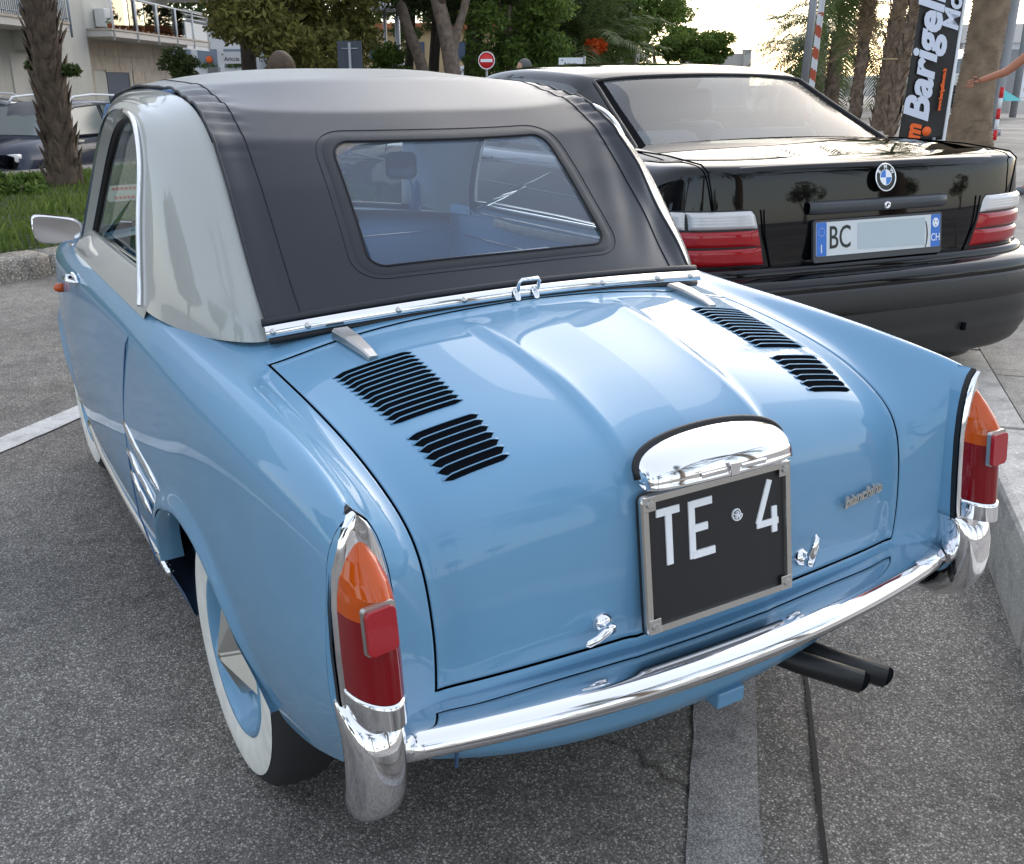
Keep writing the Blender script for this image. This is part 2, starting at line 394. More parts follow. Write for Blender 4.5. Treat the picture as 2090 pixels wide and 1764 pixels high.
# arch flanges and liners
for sg in (1, -1):
    for cy_, rf, nm in ((RA, archR, 'r'), (FA, lambda th: .31 - .025 * math.sin(th), 'f')):
        P = []; L = []
        for k in range(49):
            th = R(-25 + 240 * k / 48 if nm == 'f' else -25 + 235 * k / 48); r_ = float(rf(th)); y_, z_ = cy_ + r_ * math.cos(th), .262 + r_ * math.sin(th)
            x_ = float(XS(y_)) + .006 - max(0, .42 - z_) * .16 - .010 * float(sstep(135, 175, math.degrees(th)))
            P.append([(sg * x_, y_, z_), (sg * (x_ - .004), cy_ + (r_ - .006) * math.cos(th), .262 + (r_ - .006) * math.sin(th)), (sg * (x_ - .05), cy_ + (r_ - .004) * math.cos(th), .262 + (r_ - .004) * math.sin(th))])
            L.append([(sg * (x_ - .048), cy_ + (r_ + .02) * math.cos(th), .262 + (r_ + .02) * math.sin(th)), (sg * .36, cy_ + (r_ + .02) * math.cos(th), .262 + (r_ + .02) * math.sin(th))])
        P = [p for p in P if p[0][2] > float(ZB(p[0][1])) + .004]
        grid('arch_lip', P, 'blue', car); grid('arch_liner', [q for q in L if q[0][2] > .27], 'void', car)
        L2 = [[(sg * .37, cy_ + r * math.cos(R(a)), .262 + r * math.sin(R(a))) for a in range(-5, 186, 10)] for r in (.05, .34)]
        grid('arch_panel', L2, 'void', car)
# shut line of the doors, sills
for sg in (1, -1):
    pth = []
    for k in range(40):
        z = .235 + (.868 - .235) * k / 39; y = float(door_rear(z)); kz = float(KZf(y)); xs = float(XS(y))
        f = (z - (kz - .085)) / .085
        x = xs - .004 + .004 * math.sin(math.pi * max(0, min(1, (.75 - z) / .4))) if f < 0 else xs - .004 - (xs - float(KXf(y))) * min(1, f) ** 2 * 1.05
        if z < .36: x -= (.36 - z) * .20
        pth.append((sg * (x + .0022), y, z))
    tube('door_shut_line', pth, .0019, 'dark_blue', car, seg=6)
    tube('sill_trim', [(sg * (float(XS(y)) - .030), y, .262) for y in np.linspace(.46, 1.62, 20)], .009, 'chrome', car, seg=8)
    grid('sill', [[(sg * (float(XS(y)) - .034), y, .255), (sg * (float(XS(y)) - .05), y, .20), (sg * .50, y, .19)] for y in np.linspace(.36, 1.66, 14)], 'dark_blue', car)
box('underbody', -.46, .46, -.30, 2.2, .195, .24, 'void', car)
# lower rear valance under the bumper
P = [[(x, y0 - .03 * (1 - (x / .6) ** 2) , z) for x in np.linspace(-.545, .545, 30)] for y0, z in ((-.455, .385), (-.462, .34), (-.464, .285), (-.457, .262), (-.43, .258))]
P = np.array(P); P[..., 2] += .10 * np.abs(P[..., 0] / .56) ** 2.4
grid('rear_valance', P, 'blue', car)
box('exhaust_guard', .06, .12, -.495, -.45, .236, .266, 'blue', car, bevel=.003)
tube('valance_seam', [(-.44, -.478, .37), (-.44, -.478, .33), (-.44, -.474, .305)], .003, 'dark_blue', car)

# ---------------------------------------------------------------- wheels
def make_wheel(par, cx, cy, sg, name='wheel'):
    wt = bpy.data.objects.new(name, None); COL.objects.link(wt); wt.parent = par; wt.location = (cx, cy, WR); wt.rotation_euler = (0, 0, 0 if sg < 0 else math.pi)
    # profile in (radius, x): outside is -x
    prof = [(.158, -.052), (.17, -.060), (.188, -.0645), (.21, -.066), (.232, -.063), (.247, -.053), (.257, -.042), (.262, -.02), (.262, .02), (.257, .042), (.24, .06), (.2, .066), (.16, .05)]
    lathe('tyre', prof, 'tyre', wt, 56, 'X', caps=False)
    ring = [(.162, -.0605), (.168, -.0625), (.184, -.0663), (.203, -.0680), (.221, -.0672), (.229, -.0648)]
    P = [[(h, r * math.cos(a), r * math.sin(a)) for a in np.linspace(0, 2 * math.pi, 57)[:-1]] for r, h in ring]
    fixn(grid('white_wall', P, 'white_rubber', wt, closed_u=True))
    rim = [(.163, -.058), (.158, -.064), (.152, -.062), (.147, -.048), (.138, -.030), (.12, -.018), (.10, -.016), (.06, -.022), (.0, -.024)]
    P = [[(h, r * math.cos(a), r * math.sin(a)) for a in np.linspace(0, 2 * math.pi, 57)[:-1]] for r, h in rim]
    fixn(grid('rim', P, 'blue', wt, closed_u=True))
    # star shaped hub cap with four raised arms
    V_, F_ = [(-.092, 0, 0)], []
    n = 8
    for k in range(n):
        a = 2 * math.pi * k / n + R(20); r, h = ((.138, -.040) if k % 2 == 0 else (.080, -.036)); V_.append((h, r * math.cos(a), r * math.sin(a)))
    for k in range(n):
        a = 2 * math.pi * k / n + R(20); r, h = ((.134, -.02) if k % 2 == 0 else (.078, -.015)); V_.append((h, r * math.cos(a), r * math.sin(a)))
    for k in range(n):
        F_.append((0, 1 + k, 1 + (k + 1) % n)); F_.append((1 + k, 9 + k, 9 + (k + 1) % n, 1 + (k + 1) % n))
    hc = mesh('hub_cap', V_, F_, 'alu', wt, smooth=False)
    bm = bmesh.new(); bm.from_mesh(hc.data); bmesh.ops.recalc_face_normals(bm, faces=bm.faces); bmesh.ops.bevel(bm, geom=list(bm.edges), offset=.004, segments=2, affect='EDGES'); bm.to_mesh(hc.data); bm.free()
    return wt
for sg in (-1, 1):
    make_wheel(car, sg * .553, RA, sg); make_wheel(car, sg * .505, FA, sg)

# ---------------------------------------------------------------- chrome bumper and over-riders
def ybump(x): return -.545 - .067 * (1 - (x / .56) ** 2)
xs_ = np.linspace(-.552, .552, 45)
prof = [(.105, .008), (.075, .012), (.045, .015), (.024, .015), (.011, .012), (.002, .005), (-.003, -.004), (-.003, -.011), (.001, -.019), (.007, -.024), (.03, -.024), (.04, -.020), (.10, -.018)]
P = []
for x in xs_:
    inn = min(1, (ybump(x) * -1 - .50) / .07)
    P.append([(x, ybump(x) + a, .424 + b) for a, b in prof])
grid('rear_bumper', P, 'chrome', car, closed_u=True, caps=True)
fixn(bpy.data.objects['rear_bumper'])
for sg in (-1, 1):
    # over-rider: flared top under the lamp, bellying out and curling under
    path = [(-.540, .512, .039, .026), (-.550, .503, .041, .036), (-.563, .488, .041, .043), (-.570, .462, .039, .046), (-.573, .430, .038, .047), (-.570, .395, .037, .046), (-.559, .365, .035, .043), (-.541, .342, .031, .038), (-.520, .328, .023, .030), (-.505, .321, .010, .016)]
    P = []
    for k, (y, z, hw, dp) in enumerate(path):
        ring = []
        for i in range(24):
            a = 2 * math.pi * i / 24; c, s = math.cos(a), math.sin(a)
            yy = -dp * max(0, s) ** .8 if s > 0 else .045 * -s
            ring.append((sg * (.598 + hw * math.copysign(abs(c) ** .75, c)), y + dp * .55 + yy, z + (.004 * (1 - max(0, s)) if k < 3 else 0)))
        P.append(ring)
    o = grid('over_rider', P, 'chrome', car, closed_u=True, caps=True); fixn(o)

# ---------------------------------------------------------------- tail lamps
def lamp_w(b):      # half width by height fraction
    return .0375 * (ip(b, [0, .05, .3, .55, .7, .8, .88, .94, .98, 1], [.93, .97, 1.0, .97, .87, .74, .58, .40, .22, 0.0]))
def lamp_pt(sg, a, b, dep, sc=1.0, z0=.505, h=.262, rot=.0):
    x = a * float(lamp_w(b)) * sc; zc = z0 + h * b
    if sc != 1.0: zc = z0 + h * .5 + (zc - z0 - h * .5) * (1 + (sc - 1) * .32)
    y = -.503 - .030 * (1 - b) - dep
    return (sg * (.595 + x), y + .009 * a, zc)
for sg in (-1, 1):
    lt = bpy.data.objects.new('tail_lamp', None); COL.objects.link(lt); lt.parent = car
    A_ = np.linspace(-1, 1, 21)
    def shell(name, mat, b0, b1, f, sc=1.0, n=26, closed_back=True):
        P = [[lamp_pt(sg, a, b, f(a, b), sc) for a in A_] for b in np.linspace(b0, b1, n)]
        o = grid(name, P, mat, lt); fixn(o); return o
    dome = lambda a, b: .008 + .056 * (max(0, 1 - a * a) ** .55) * min(1, (1.0 - b) * 3.2) ** .6
    shell('gasket', 'black', -.02, 1, lambda a, b: .010 * (1 - a ** 8), 1.11)
    shell('lamp_bezel', 'chrome', .0, 1, lambda a, b: .012 + .010 * (max(0, 1 - a ** 6)), 1.05)
    # skirt closing the bezel back to the wing
    for nm, mt, sc, y0, y1 in (('gasket_side', 'black', 1.11, .0, .010), ('lamp_plinth', 'blue', 1.105, -.045, .001), ('bezel_side', 'chrome', 1.05, -.02, .012)):
        out = [(-1, b) for b in np.linspace(0, 1, 24)] + [(1, b) for b in np.linspace(1, 0, 24)]
        P = [[lamp_pt(sg, a, b, dd, sc) for a, b in out] for dd in (y0, y1)]
        grid(nm, P, mt, lt, closed_u=True)
    def lens(name, mat, b0, b1):
        P = []
        for b in np.linspace(b0, b1, 60):
            rib = 0
            tp = float(ip(b, [0, .66, .78, .88, .95, 1], [1, 1, .93, .74, .46, .02])); P.append([lamp_pt(sg, a * tp, .05 + b * .86, dome(a, b * .97) * (.35 + .65 * tp) + .007 + rib, .93) for a in A_])
        o = grid(name, P, mat, lt); fixn(o)
        return o
    lens('red_lens', 'red_lens', .10, .575); lens('amber_lens', 'orange_lens', .575, .985)
    P = [[lamp_pt(sg, a, .05 + b * .84, dome(a, b) + .010, .955) for a in A_] for b in np.linspace(-.05, .10, 6)]
    P += [[lamp_pt(sg, a, .05 + .10 * .84, dome(a, .1) - .004, .955) for a in A_]]
    fixn(grid('chrome_cap', P, 'chrome', lt))
    P = [[lamp_pt(sg, a, .05 + b * .84, dome(a, b) + .010, .955) for a in A_] for b in (-.05, -.051)]
    P[1] = [lamp_pt(sg, a, .05 - .05 * .84, 0, .955) for a in A_]
    fixn(grid('cap_base', P, 'chrome', lt))
    # square reflector standing proud of the lens
    x0 = sg * .595 - .006 if sg < 0 else .612
    cxr = (-.600 if sg < 0 else .584)
    m = Matrix.Translation((cxr, -.585, .646)) @ Matrix.Rotation(R(10 if sg < 0 else 3), 4, 'Z') @ Matrix.Rotation(R(84), 4, 'X')
    fixn(prism('reflector_frame', rrect(.046, .062, .005), .007, 'alu', lt, m, .001))
    m = Matrix.Translation((cxr, -.592, .645)) @ Matrix.Rotation(R(10 if sg < 0 else 3), 4, 'Z') @ Matrix.Rotation(R(84), 4, 'X')
    prism('reflector', rrect(.042, .056, .006), .006, 'red_reflector', lt, m, .0015)
    for z_, y_ in ((.752, -.520), (.525, -.556)):
        sc_ = lathe('screw', [(.0001, -.004), (.004, -.0035), (.0055, -.001), (.0058, .004)], 'steel', lt, 12, 'Y', (sg * (.595), y_, z_))
# ---------------------------------------------------------------- number plate with lamp hood
pm = mtx((0, -.5285, .578), (1, 0, 0), (0, .10, 1))     # local z points forward into the car -> build towards the viewer with negative depth
pm = Matrix.Translation((0, -.526, .580)) @ Matrix.Rotation(R(81.6), 4, 'X')
plate = bpy.data.objects.new('number_plate', None); COL.objects.link(plate); plate.parent = car
prism('backing', rrect(.304, .222, .012), .004, 'black', plate, pm @ Matrix.Translation((0, 0, -.004)))
prism('plate', rrect(.286, .204, .008), .003, 'plate_black', plate, pm @ Matrix.Translation((0, 0, .0005)), .0008)
outer, inner = rrect(.302, .219, .010), rrect(.275, .192, .007)
Vf, Ff = [], []
for k, (o_, i_) in enumerate(zip(outer, inner)):
    Vf += [(o_[0], o_[1], 0), (o_[0], o_[1], .006), (o_[0] * .985, o_[1] * .98, .009), (i_[0] * 1.01, i_[1] * 1.01, .009), (i_[0], i_[1], .003)]
n_ = len(outer)
for k in range(n_):
    for q in range(4): Ff.append((k * 5 + q, ((k + 1) % n_) * 5 + q, ((k + 1) % n_) * 5 + q + 1, k * 5 + q + 1))
fr_ = mesh('plate_frame', [pm @ Vector(p) for p in Vf], Ff, 'steel', plate, smooth=False); fixn(fr_)
for sx in (-1, 1):
    for sy_ in (-1, 1):
        mm = pm @ Matrix.Translation((sx * .1365, sy_ * .0955, .0075))
        prism('corner', [(-.0115, -.0115), (.0115, -.0115), (.0115, .0115), (-.0115, .0115)], .002, 'steel', plate, mm, .001)
        prism('screw', [(.0062 * math.cos(2 * math.pi * k / 12), .0062 * math.sin(2 * math.pi * k / 12)) for k in range(12)], .003, 'alu', plate, mm @ Matrix.Translation((0, 0, .002)), .001)
def bars(name, segs, th, mat, parent, m, depth=.0022):
    """embossed lettering out of straight bars: segs in plate coordinates"""
    parts = []
    for bi, (x0, y0, x1, y1) in enumerate(segs):
        dx, dy = x1 - x0, y1 - y0; L = math.hypot(dx, dy); ux, uy = dx / L, dy / L; px, py = -uy * th / 2, ux * th / 2
        ex, ey = 0, 0
        q = [(x0 + px, y0 + py), (x0 - px, y0 - py), (x1 - px, y1 - py), (x1 + px, y1 + py)]
        dd = depth + bi * .00035; v = [(*p, 0) for p in q] + [(*p, dd) for p in q]
        f = [(0, 1, 2, 3), (7, 6, 5, 4), (0, 4, 5, 1), (1, 5, 6, 2), (2, 6, 7, 3), (3, 7, 4, 0)]
        parts.append(([m @ Vector(p) for p in v], f))
    Vv, Ff = joinv(parts); o = mesh(name, Vv, Ff, mat, parent, smooth=False); fixn(o); return o
mt_ = pm @ Matrix.Translation((0, 0, .0035))
T = .0118
bars('letter_t', [(-.122, .077, -.078, .077), (-.0995, .077, -.0995, -.007)], T, 'white_paint', plate, mt_)
bars('letter_e', [(-.0545, .082, -.0545, -.009), (-.0545, .0765, -.014, .0765), (-.0545, .038, -.024, .038), (-.0545, -.0035, -.011, -.0035)], T, 'white_paint', plate, mt_)
bars('digit_four', [(.107, .083, .081, .015), (.078, .013, .124, .013), (.1155, .038, .1155, -.005)], T * .9, 'white_paint', plate, mt_)
em = mt_ @ Matrix.Translation((.036, .041, 0))
bars('emblem', [(.009 * math.cos(a), .009 * math.sin(a), .009 * math.cos(a + .55), .009 * math.sin(a + .55)) for a in np.arange(0, 6.28, .5236)] + [(0, 0, .0065 * math.cos(a), .0065 * math.sin(a)) for a in np.arange(math.pi / 2, 6.3 + 1.5, 2 * math.pi / 5)], .0018, 'white_paint', plate, em, .001)
# chrome hood of the plate lamp
P = []; Pg = []
n1, n2 = 31, 14
for j in range(n2):
    t = j / (n2 - 1)                        # 0 at the body edge, 1 at the front lip
    row = []
    for i in range(n1):
        a = math.pi * i / (n1 - 1); x = -.147 * math.cos(a); arc = math.sin(a) ** .62
        zb = .708 + .054 * arc; yb = -.502 + .028 * arc                       # where it meets the lid
        zl = .704 + .003 * arc; yl = -.512 - .030 * arc                      # lower front lip
        f = math.sin(t * math.pi / 2) ** 1.0
        z = zb + (zl - zb) * (1 - math.cos(t * math.pi / 2)); y = yb + (yl - yb) * f
        row.append((x * (1 - .02 * t), y - .006, z + .002))
    P.append(row)
P.append([(p[0], p[1] - .003, p[2] - .003) for p in P[-1]])
P.append([(p[0], p[1] + .001, p[2] - .007) for p in P[-2]])
P.append([(p[0] * .98, p[1] + .02, p[2] - .001) for p in P[-2]])
hood = grid('plate_lamp_hood', P, 'chrome', car); fixn(hood)
tube('hood_gasket', [(p[0] * 1.012, p[1] + .003, p[2] + .0015) for p in P[0]], .0048, 'black', car, seg=8)
hm = Matrix.Translation((.0, -.546, .713)) @ Matrix.Rotation(R(90), 4, 'X')
prism('hood_crest', [(-.012, .012), (-.007, -.010), (.007, -.010), (.012, .012)], .006, 'chrome', car, hm, .002)
for sx in (-1, 1): prism('hood_bar', [(0, -.003), (.05, -.003), (.05, .004), (0, .004)], .004, 'chrome', car, Matrix.Translation((.014 if sx > 0 else -.064, -.546, .714)) @ Matrix.Rotation(R(90), 4, 'X'), .0012)
# the two turn handles of the lid
for sg, dirv in ((-1, (-.9, 0, -.28)), (1, (.12, 0, .98))):
    hx = sg * .207; hn = bpy.data.objects.new('lid_handle', None); COL.objects.link(hn); hn.parent = lid
    lathe('escutcheon', [(.0001, -.010), (.008, -.010), (.014, -.006), (.0165, .002), (.017, .010)], 'chrome', hn, 20, 'Y', (hx, -.512, .497))
    lathe('boss', [(.0001, -.026), (.007, -.025), (.0085, -.021), (.008, -.008)], 'chrome', hn, 16, 'Y', (hx, -.512, .497))
    dv = Vector(dirv).normalized(); p0 = Vector((hx, -.532, .497))
    tube('lever', [p0 - dv * .004, p0 + dv * .012, p0 + dv * .028 + Vector((0, -.003, 0)), p0 + dv * .044 + Vector((0, -.001, 0)), p0 + dv * .050], [.006, .0085, .007, .0065, .0015], 'chrome', hn, seg=10)
# louvres
def on_lid(x, y):
    """height of the lid surface at plan position"""
    best = LUT_z(x, y); return best
_u = np.linspace(0, 4, 60); _v = np.linspace(J0 + .6, J0 + 7.5, 90); _S = surf(_u, _v)
def LUT_z(x, y):
    j = np.argmin(np.abs(_S[:, :, 0] - abs(x)) + np.abs(_S[:, :, 1] - y)) ; jj, ii = divmod(j, _S.shape[1])
    p = _S[jj, ii]; j2 = min(max(jj, 1), len(_v) - 2); i2 = min(max(ii, 1), len(_u) - 2)
    tv = _S[j2 + 1, i2] - _S[j2 - 1, i2]; tu = _S[j2, i2 + 1] - _S[j2, i2 - 1]; n = np.cross(tv, tu); n /= np.linalg.norm(n)
    if n[2] < 0: n = -n
    return p[2] - (n[0] * (abs(x) - p[0]) + n[1] * (y - p[1])) / n[2]
def louvre(sg, ya, xin, xout, pitch, last=False):
    xm, L = (xin + xout) / 2, (xout - xin) / 2
    Pd, Pb = [], []
    for a in np.linspace(-1, 1, 17):
        x = xm + a * L; e = max(0, 1 - abs(a) ** 5) ; e = min(1, (1 - abs(a)) * 4.6) ** .9
        hh = .0050 * e; wd = pitch * (.36 if last else .78) * e
        y0 = ya; z0 = LUT_z(x, y0)
        Pd.append([(sg * x, y0 + .0004, z0 + hh), (sg * x, y0 - wd * .5, LUT_z(x, y0 - wd * .5) + .0012), (sg * x, y0 - wd, LUT_z(x, y0 - wd) + .0006)])
        ws = pitch * .30
        Pb.append([(sg * x, y0 + ws, LUT_z(x, y0 + ws) + .0003), (sg * x, y0 + ws * .5, LUT_z(x, y0 + ws * .5) + hh * .55 + .0006), (sg * x, y0, z0 + hh + .0014), (sg * x, y0 - .0016, z0 + hh + .0010), (sg * x, y0 - .0012, z0 + hh - .0002)])
    sl = grid('louvre_slot', Pd, 'void', lid); bl = grid('louvre', Pb, 'blue', lid)
for sg in (-1, 1):
    for k in range(13):
        y = -.092 - k * .0147; o_ = .449 - (.019) * k / 12
        louvre(sg, y, .306, o_, .0147, k == 12)
    for k in range(7):
        y = -.312 - k * .0152; louvre(sg, y, .304, .424 - .010 * k / 6, .0152, k == 6)
    # tapered hinge covers
    z0 = LUT_z(.372, .02)
    pth = [(sg * .376, .046, z0 + .012), (sg * .374, -.005, LUT_z(.37, -.005) + .011), (sg * .372, -.06, LUT_z(.37, -.06) + .009), (sg * .371, -.082, LUT_z(.37, -.08) + .005)]
    sweep('hinge_cover', pth, [(-.017, -.012), (.017, -.012), (.017, .001), (.013, .006), (-.013, .006), (-.017, .001)], 'alu', lid, scale=[1.0, .86, .62, .50], smooth=False)
# script badge
bmx = Matrix.Translation((.300, -.506, .567)) @ Matrix.Rotation(R(-3), 4, 'Z') @ Matrix.Rotation(R(90 + 2), 4, 'X') @ Matrix.Rotation(R(6), 4, 'Z')
text('badge_lettering', 'bianchina', .030, 'steel', lid, Matrix.Translation((.356, -.5035, .576)) @ Matrix.Rotation(R(5), 4, 'Z') @ Matrix.Rotation(R(92), 4, 'X') @ Matrix.Rotation(R(5), 4, 'Z'), .002, .0009, xs=.92, shear=.25)
# ================================================================ cabin: grey shell, canvas roof, glass
seamP = [(.487, .112, .858), (.489, .155, .915), (.489, .205, .985), (.488, .272, 1.08), (.486, .350, 1.165), (.484, .450, 1.222), (.482, .62, 1.251), (.482, .95, 1.256), (.478, 1.22, 1.235), (.472, 1.34, 1.215)]
cenP = [(0, .062, .885), (0, .108, .935), (0, .165, .998), (0, .245, 1.075), (0, .330, 1.150), (0, .415, 1.202), (0, .62, 1.268), (0, .92, 1.293), (0, 1.22, 1.280), (0, 1.34, 1.258)]
def poly_eval(pts, t, rnd_=.07):
    """piecewise linear with softened corners"""
    pts = [np.array(p, float) for p in pts]; n = len(pts) - 1
    def lin(s): s = min(max(s, 0), n - 1e-9); i = int(s); return pts[i] + (pts[i + 1] - pts[i]) * (s - i)
    return (lin(t - rnd_) + lin(t) * 2 + lin(t + rnd_)) / 4
def rsk(z): return .014 + .062 * float(np.clip((z - .86) / .40, 0, 1))
def canvas_pt(x, t):
    s, c = poly_eval(seamP, t), poly_eval(cenP, t); f = min(1, abs(x) / s[0])
    k = f ** 3.2 * .75 + f ** 2 * .25
    p = c + (s - c) * k; p[0] = x
    # gathers of cloth near the seam at the rear bows, soft folds at the right hand lower corner
    if 3.6 < t < 6.6 and f > .80:
        p[2] += .0045 * math.sin(t * 19 + f * 6) * min(1, (f - .80) * 9) * (1 - abs(f - .93) * 5) * math.sin(math.pi * (t - 3.6) / 3.0)
        p[1] += .0020 * math.sin(t * 19 + f * 6) * min(1, (f - .80) * 9)
    if f > .55 and t < 4 and x > 0:
        p[1] -= .005 * math.sin((x * 1.0 - t * .045) * 60) * (f - .55) * 2.2 * math.sin(math.pi * t / 4)
    p[1] -= .010 * float(sstep(.90, 1.0, f)) * (1 if t < 5 else 0)
    if x > 0: p[0] -= rsk(p[2]) * f ** 2
    p[1] += .0015 * math.sin(x * 13 + t * 1.3) * (1 - f); p[2] += .0012 * math.sin(x * 9 - t * 2.1) * (1 - f)
    return p
roof = bpy.data.objects.new('canvas_roof', None); COL.objects.link(roof); roof.parent = car
xs_ = np.linspace(-.5, .5, 121); ts_ = np.concatenate([np.linspace(0, 5.6, 84), np.linspace(5.65, 9, 46)])
CP_ = np.array([[canvas_pt(x * (poly_eval(seamP, t)[0] / .5), t) for x in xs_] for t in ts_])
# opening for the clear rear window (rounded rectangle in x / t)
def win_in(x, t, gx=0, gt=0):
    w_, t0, t1 = .262 + gx, 1.12 - gt, 3.97 + gt; r = .035; tm, th = (t0 + t1) / 2, (t1 - t0) / 2
    wx = w_ - .006 * (t - tm) ; K = .095      # metres per t
    dx, dz = abs(x + .009) - (wx - r), (abs(t - tm) - th) * K + r
    return (max(dx, 0) ** 2 + max(dz, 0) ** 2) ** .5 < r and dx < r and dz < r
mask = [[not win_in((CP_[j, i, 0] + CP_[j, i + 1, 0]) / 2, (ts_[j] + ts_[j + 1]) / 2) for i in range(120)] for j in range(len(ts_) - 1)]
cv = grid('canvas', CP_, 'canvas', roof, mask=mask); fixn(cv)
def win_path(gx, gt, n=10):
    out = []; w_, t0, t1, r, rt = .262 + gx, 1.12 - gt, 3.97 + gt, .035 + gx, .37 + gt
    for cx, ct, a0 in ((1, 1, 0), (-1, 1, 90), (-1, -1, 180), (1, -1, 270)):
        for k in range(n + 1):
            a = R(a0 + 90 * k / n); tt = (t1 - rt if ct > 0 else t0 + rt) + rt * math.sin(a); ww = w_ - .006 * (tt - 2.5)
            out.append(((ww - r) * cx + r * math.cos(a), tt))
        # long side samples
        nxt = {(1, 1): (-1, 1), (-1, 1): (-1, -1), (-1, -1): (1, -1), (1, -1): (1, 1)}[(cx, ct)]
        a = out[-1]
        nc, ncT = nxt
        an = R(a0 + 90); tt = (t1 - rt if ncT > 0 else t0 + rt) + rt * math.sin(an); ww = w_ - .006 * (tt - 2.5)
        b = ((ww - r) * nc + r * math.cos(an), tt)
        for k in range(1, 12): out.append((a[0] + (b[0] - a[0]) * k / 12, a[1] + (b[1] - a[1]) * k / 12))
    return out
nrm = Vector((0, -.72, .69))
def onc(pts, off): return [Vector(canvas_pt(x - .009, t)) + nrm * off for x, t in pts]
wi, wo = win_path(.0, .0), win_path(.024, .25)
Pm = [onc(win_path(-.002, -.02), -.002), onc(wi, .0008), onc(win_path(.003, .03), .0016), onc(win_path(.012, .12), .0017), onc(win_path(.021, .22), .0014), onc(wo, .0003)]
fixn(grid('window_hem', Pm, 'canvas_dark', roof, closed_u=True))
tube('hem_stitching', onc(win_path(.036, .36), .0003), .0008, 'stitch', roof, closed=True, seg=5)
tube('window_bead', onc(win_path(.001, .01), .0015), .0022, 'stitch', roof, closed=True, seg=6)
pane = [[Vector(canvas_pt(x, t)) + nrm * (-.003) for x in np.linspace(-.271, .253, 24)] for t in np.linspace(1.12, 3.97, 16)]
grid('clear_window', pane, 'vinyl', roof)
for sx in (-1, 1):
    tube('side_stitching', [Vector(canvas_pt(sx * poly_eval(seamP, t)[0] * .875, t)) + nrm * .0008 for t in np.linspace(.05, 8.9, 90)], .0012, 'stitch', roof, seg=5)
    tube('edge_binding', [Vector(canvas_pt(sx * poly_eval(seamP, t)[0] * 1.0, t)) + Vector((0, 0, .000)) for t in np.linspace(.0, 9, 100)], .0032, 'canvas_dark', roof, seg=6)
# chrome strip that clamps the canvas, with screws and the pull handle
def rail_pt(x, up=0, back=0):
    f = (abs(x) / .5); return Vector((x, .062 + (.112 - .062) * f ** 2.0 - back, .885 + (.858 - .885) * f ** 2.0 + up))
rx = np.linspace(-.497, .484, 41)
sweep('hem_roll', [rail_pt(x, .008, .004) for x in rx], [(.007 * math.cos(a), .007 * math.sin(a)) for a in np.linspace(0, 2 * math.pi, 9)[:-1]], 'canvas_dark', roof)
P = [[rail_pt(x, .004, .016) , rail_pt(x, .003, .020), rail_pt(x, -.014, .027), rail_pt(x, -.016, .024)] for x in rx]
fixn(grid('chrome_strip', P, 'chrome', roof))
sweep('rubber_seal', [rail_pt(x * .985, -.022, .016) for x in rx], [(.008 * math.cos(a), .008 * math.sin(a)) for a in np.linspace(0, 2 * math.pi, 9)[:-1]], 'black', roof)
for x in (-.485, -.425, -.26, -.13, .19, .345, .45): lathe('screw', [(.0001, -.003), (.0045, -.002), (.006, .001), (.006, .004)], 'steel', roof, 12, 'Y', tuple(rail_pt(x, -.006, .026)))
hb = bpy.data.objects.new('pull_handle', None); COL.objects.link(hb); hb.parent = roof
for sx in (-1, 1):
    prism('lug', rrect(.012, .026, .005, 3), .004, 'chrome', hb, Matrix.Translation(rail_pt(sx * .021, -.008, .028)) @ Matrix.Rotation(R(66), 4, 'X'), .001)
tube('loop', [rail_pt(-.022, .0, .034), rail_pt(-.023, .016, .040), rail_pt(-.018, .022, .042), rail_pt(.018, .022, .042), rail_pt(.023, .016, .040), rail_pt(.022, .0, .034)], .0038, 'chrome', hb, seg=8)

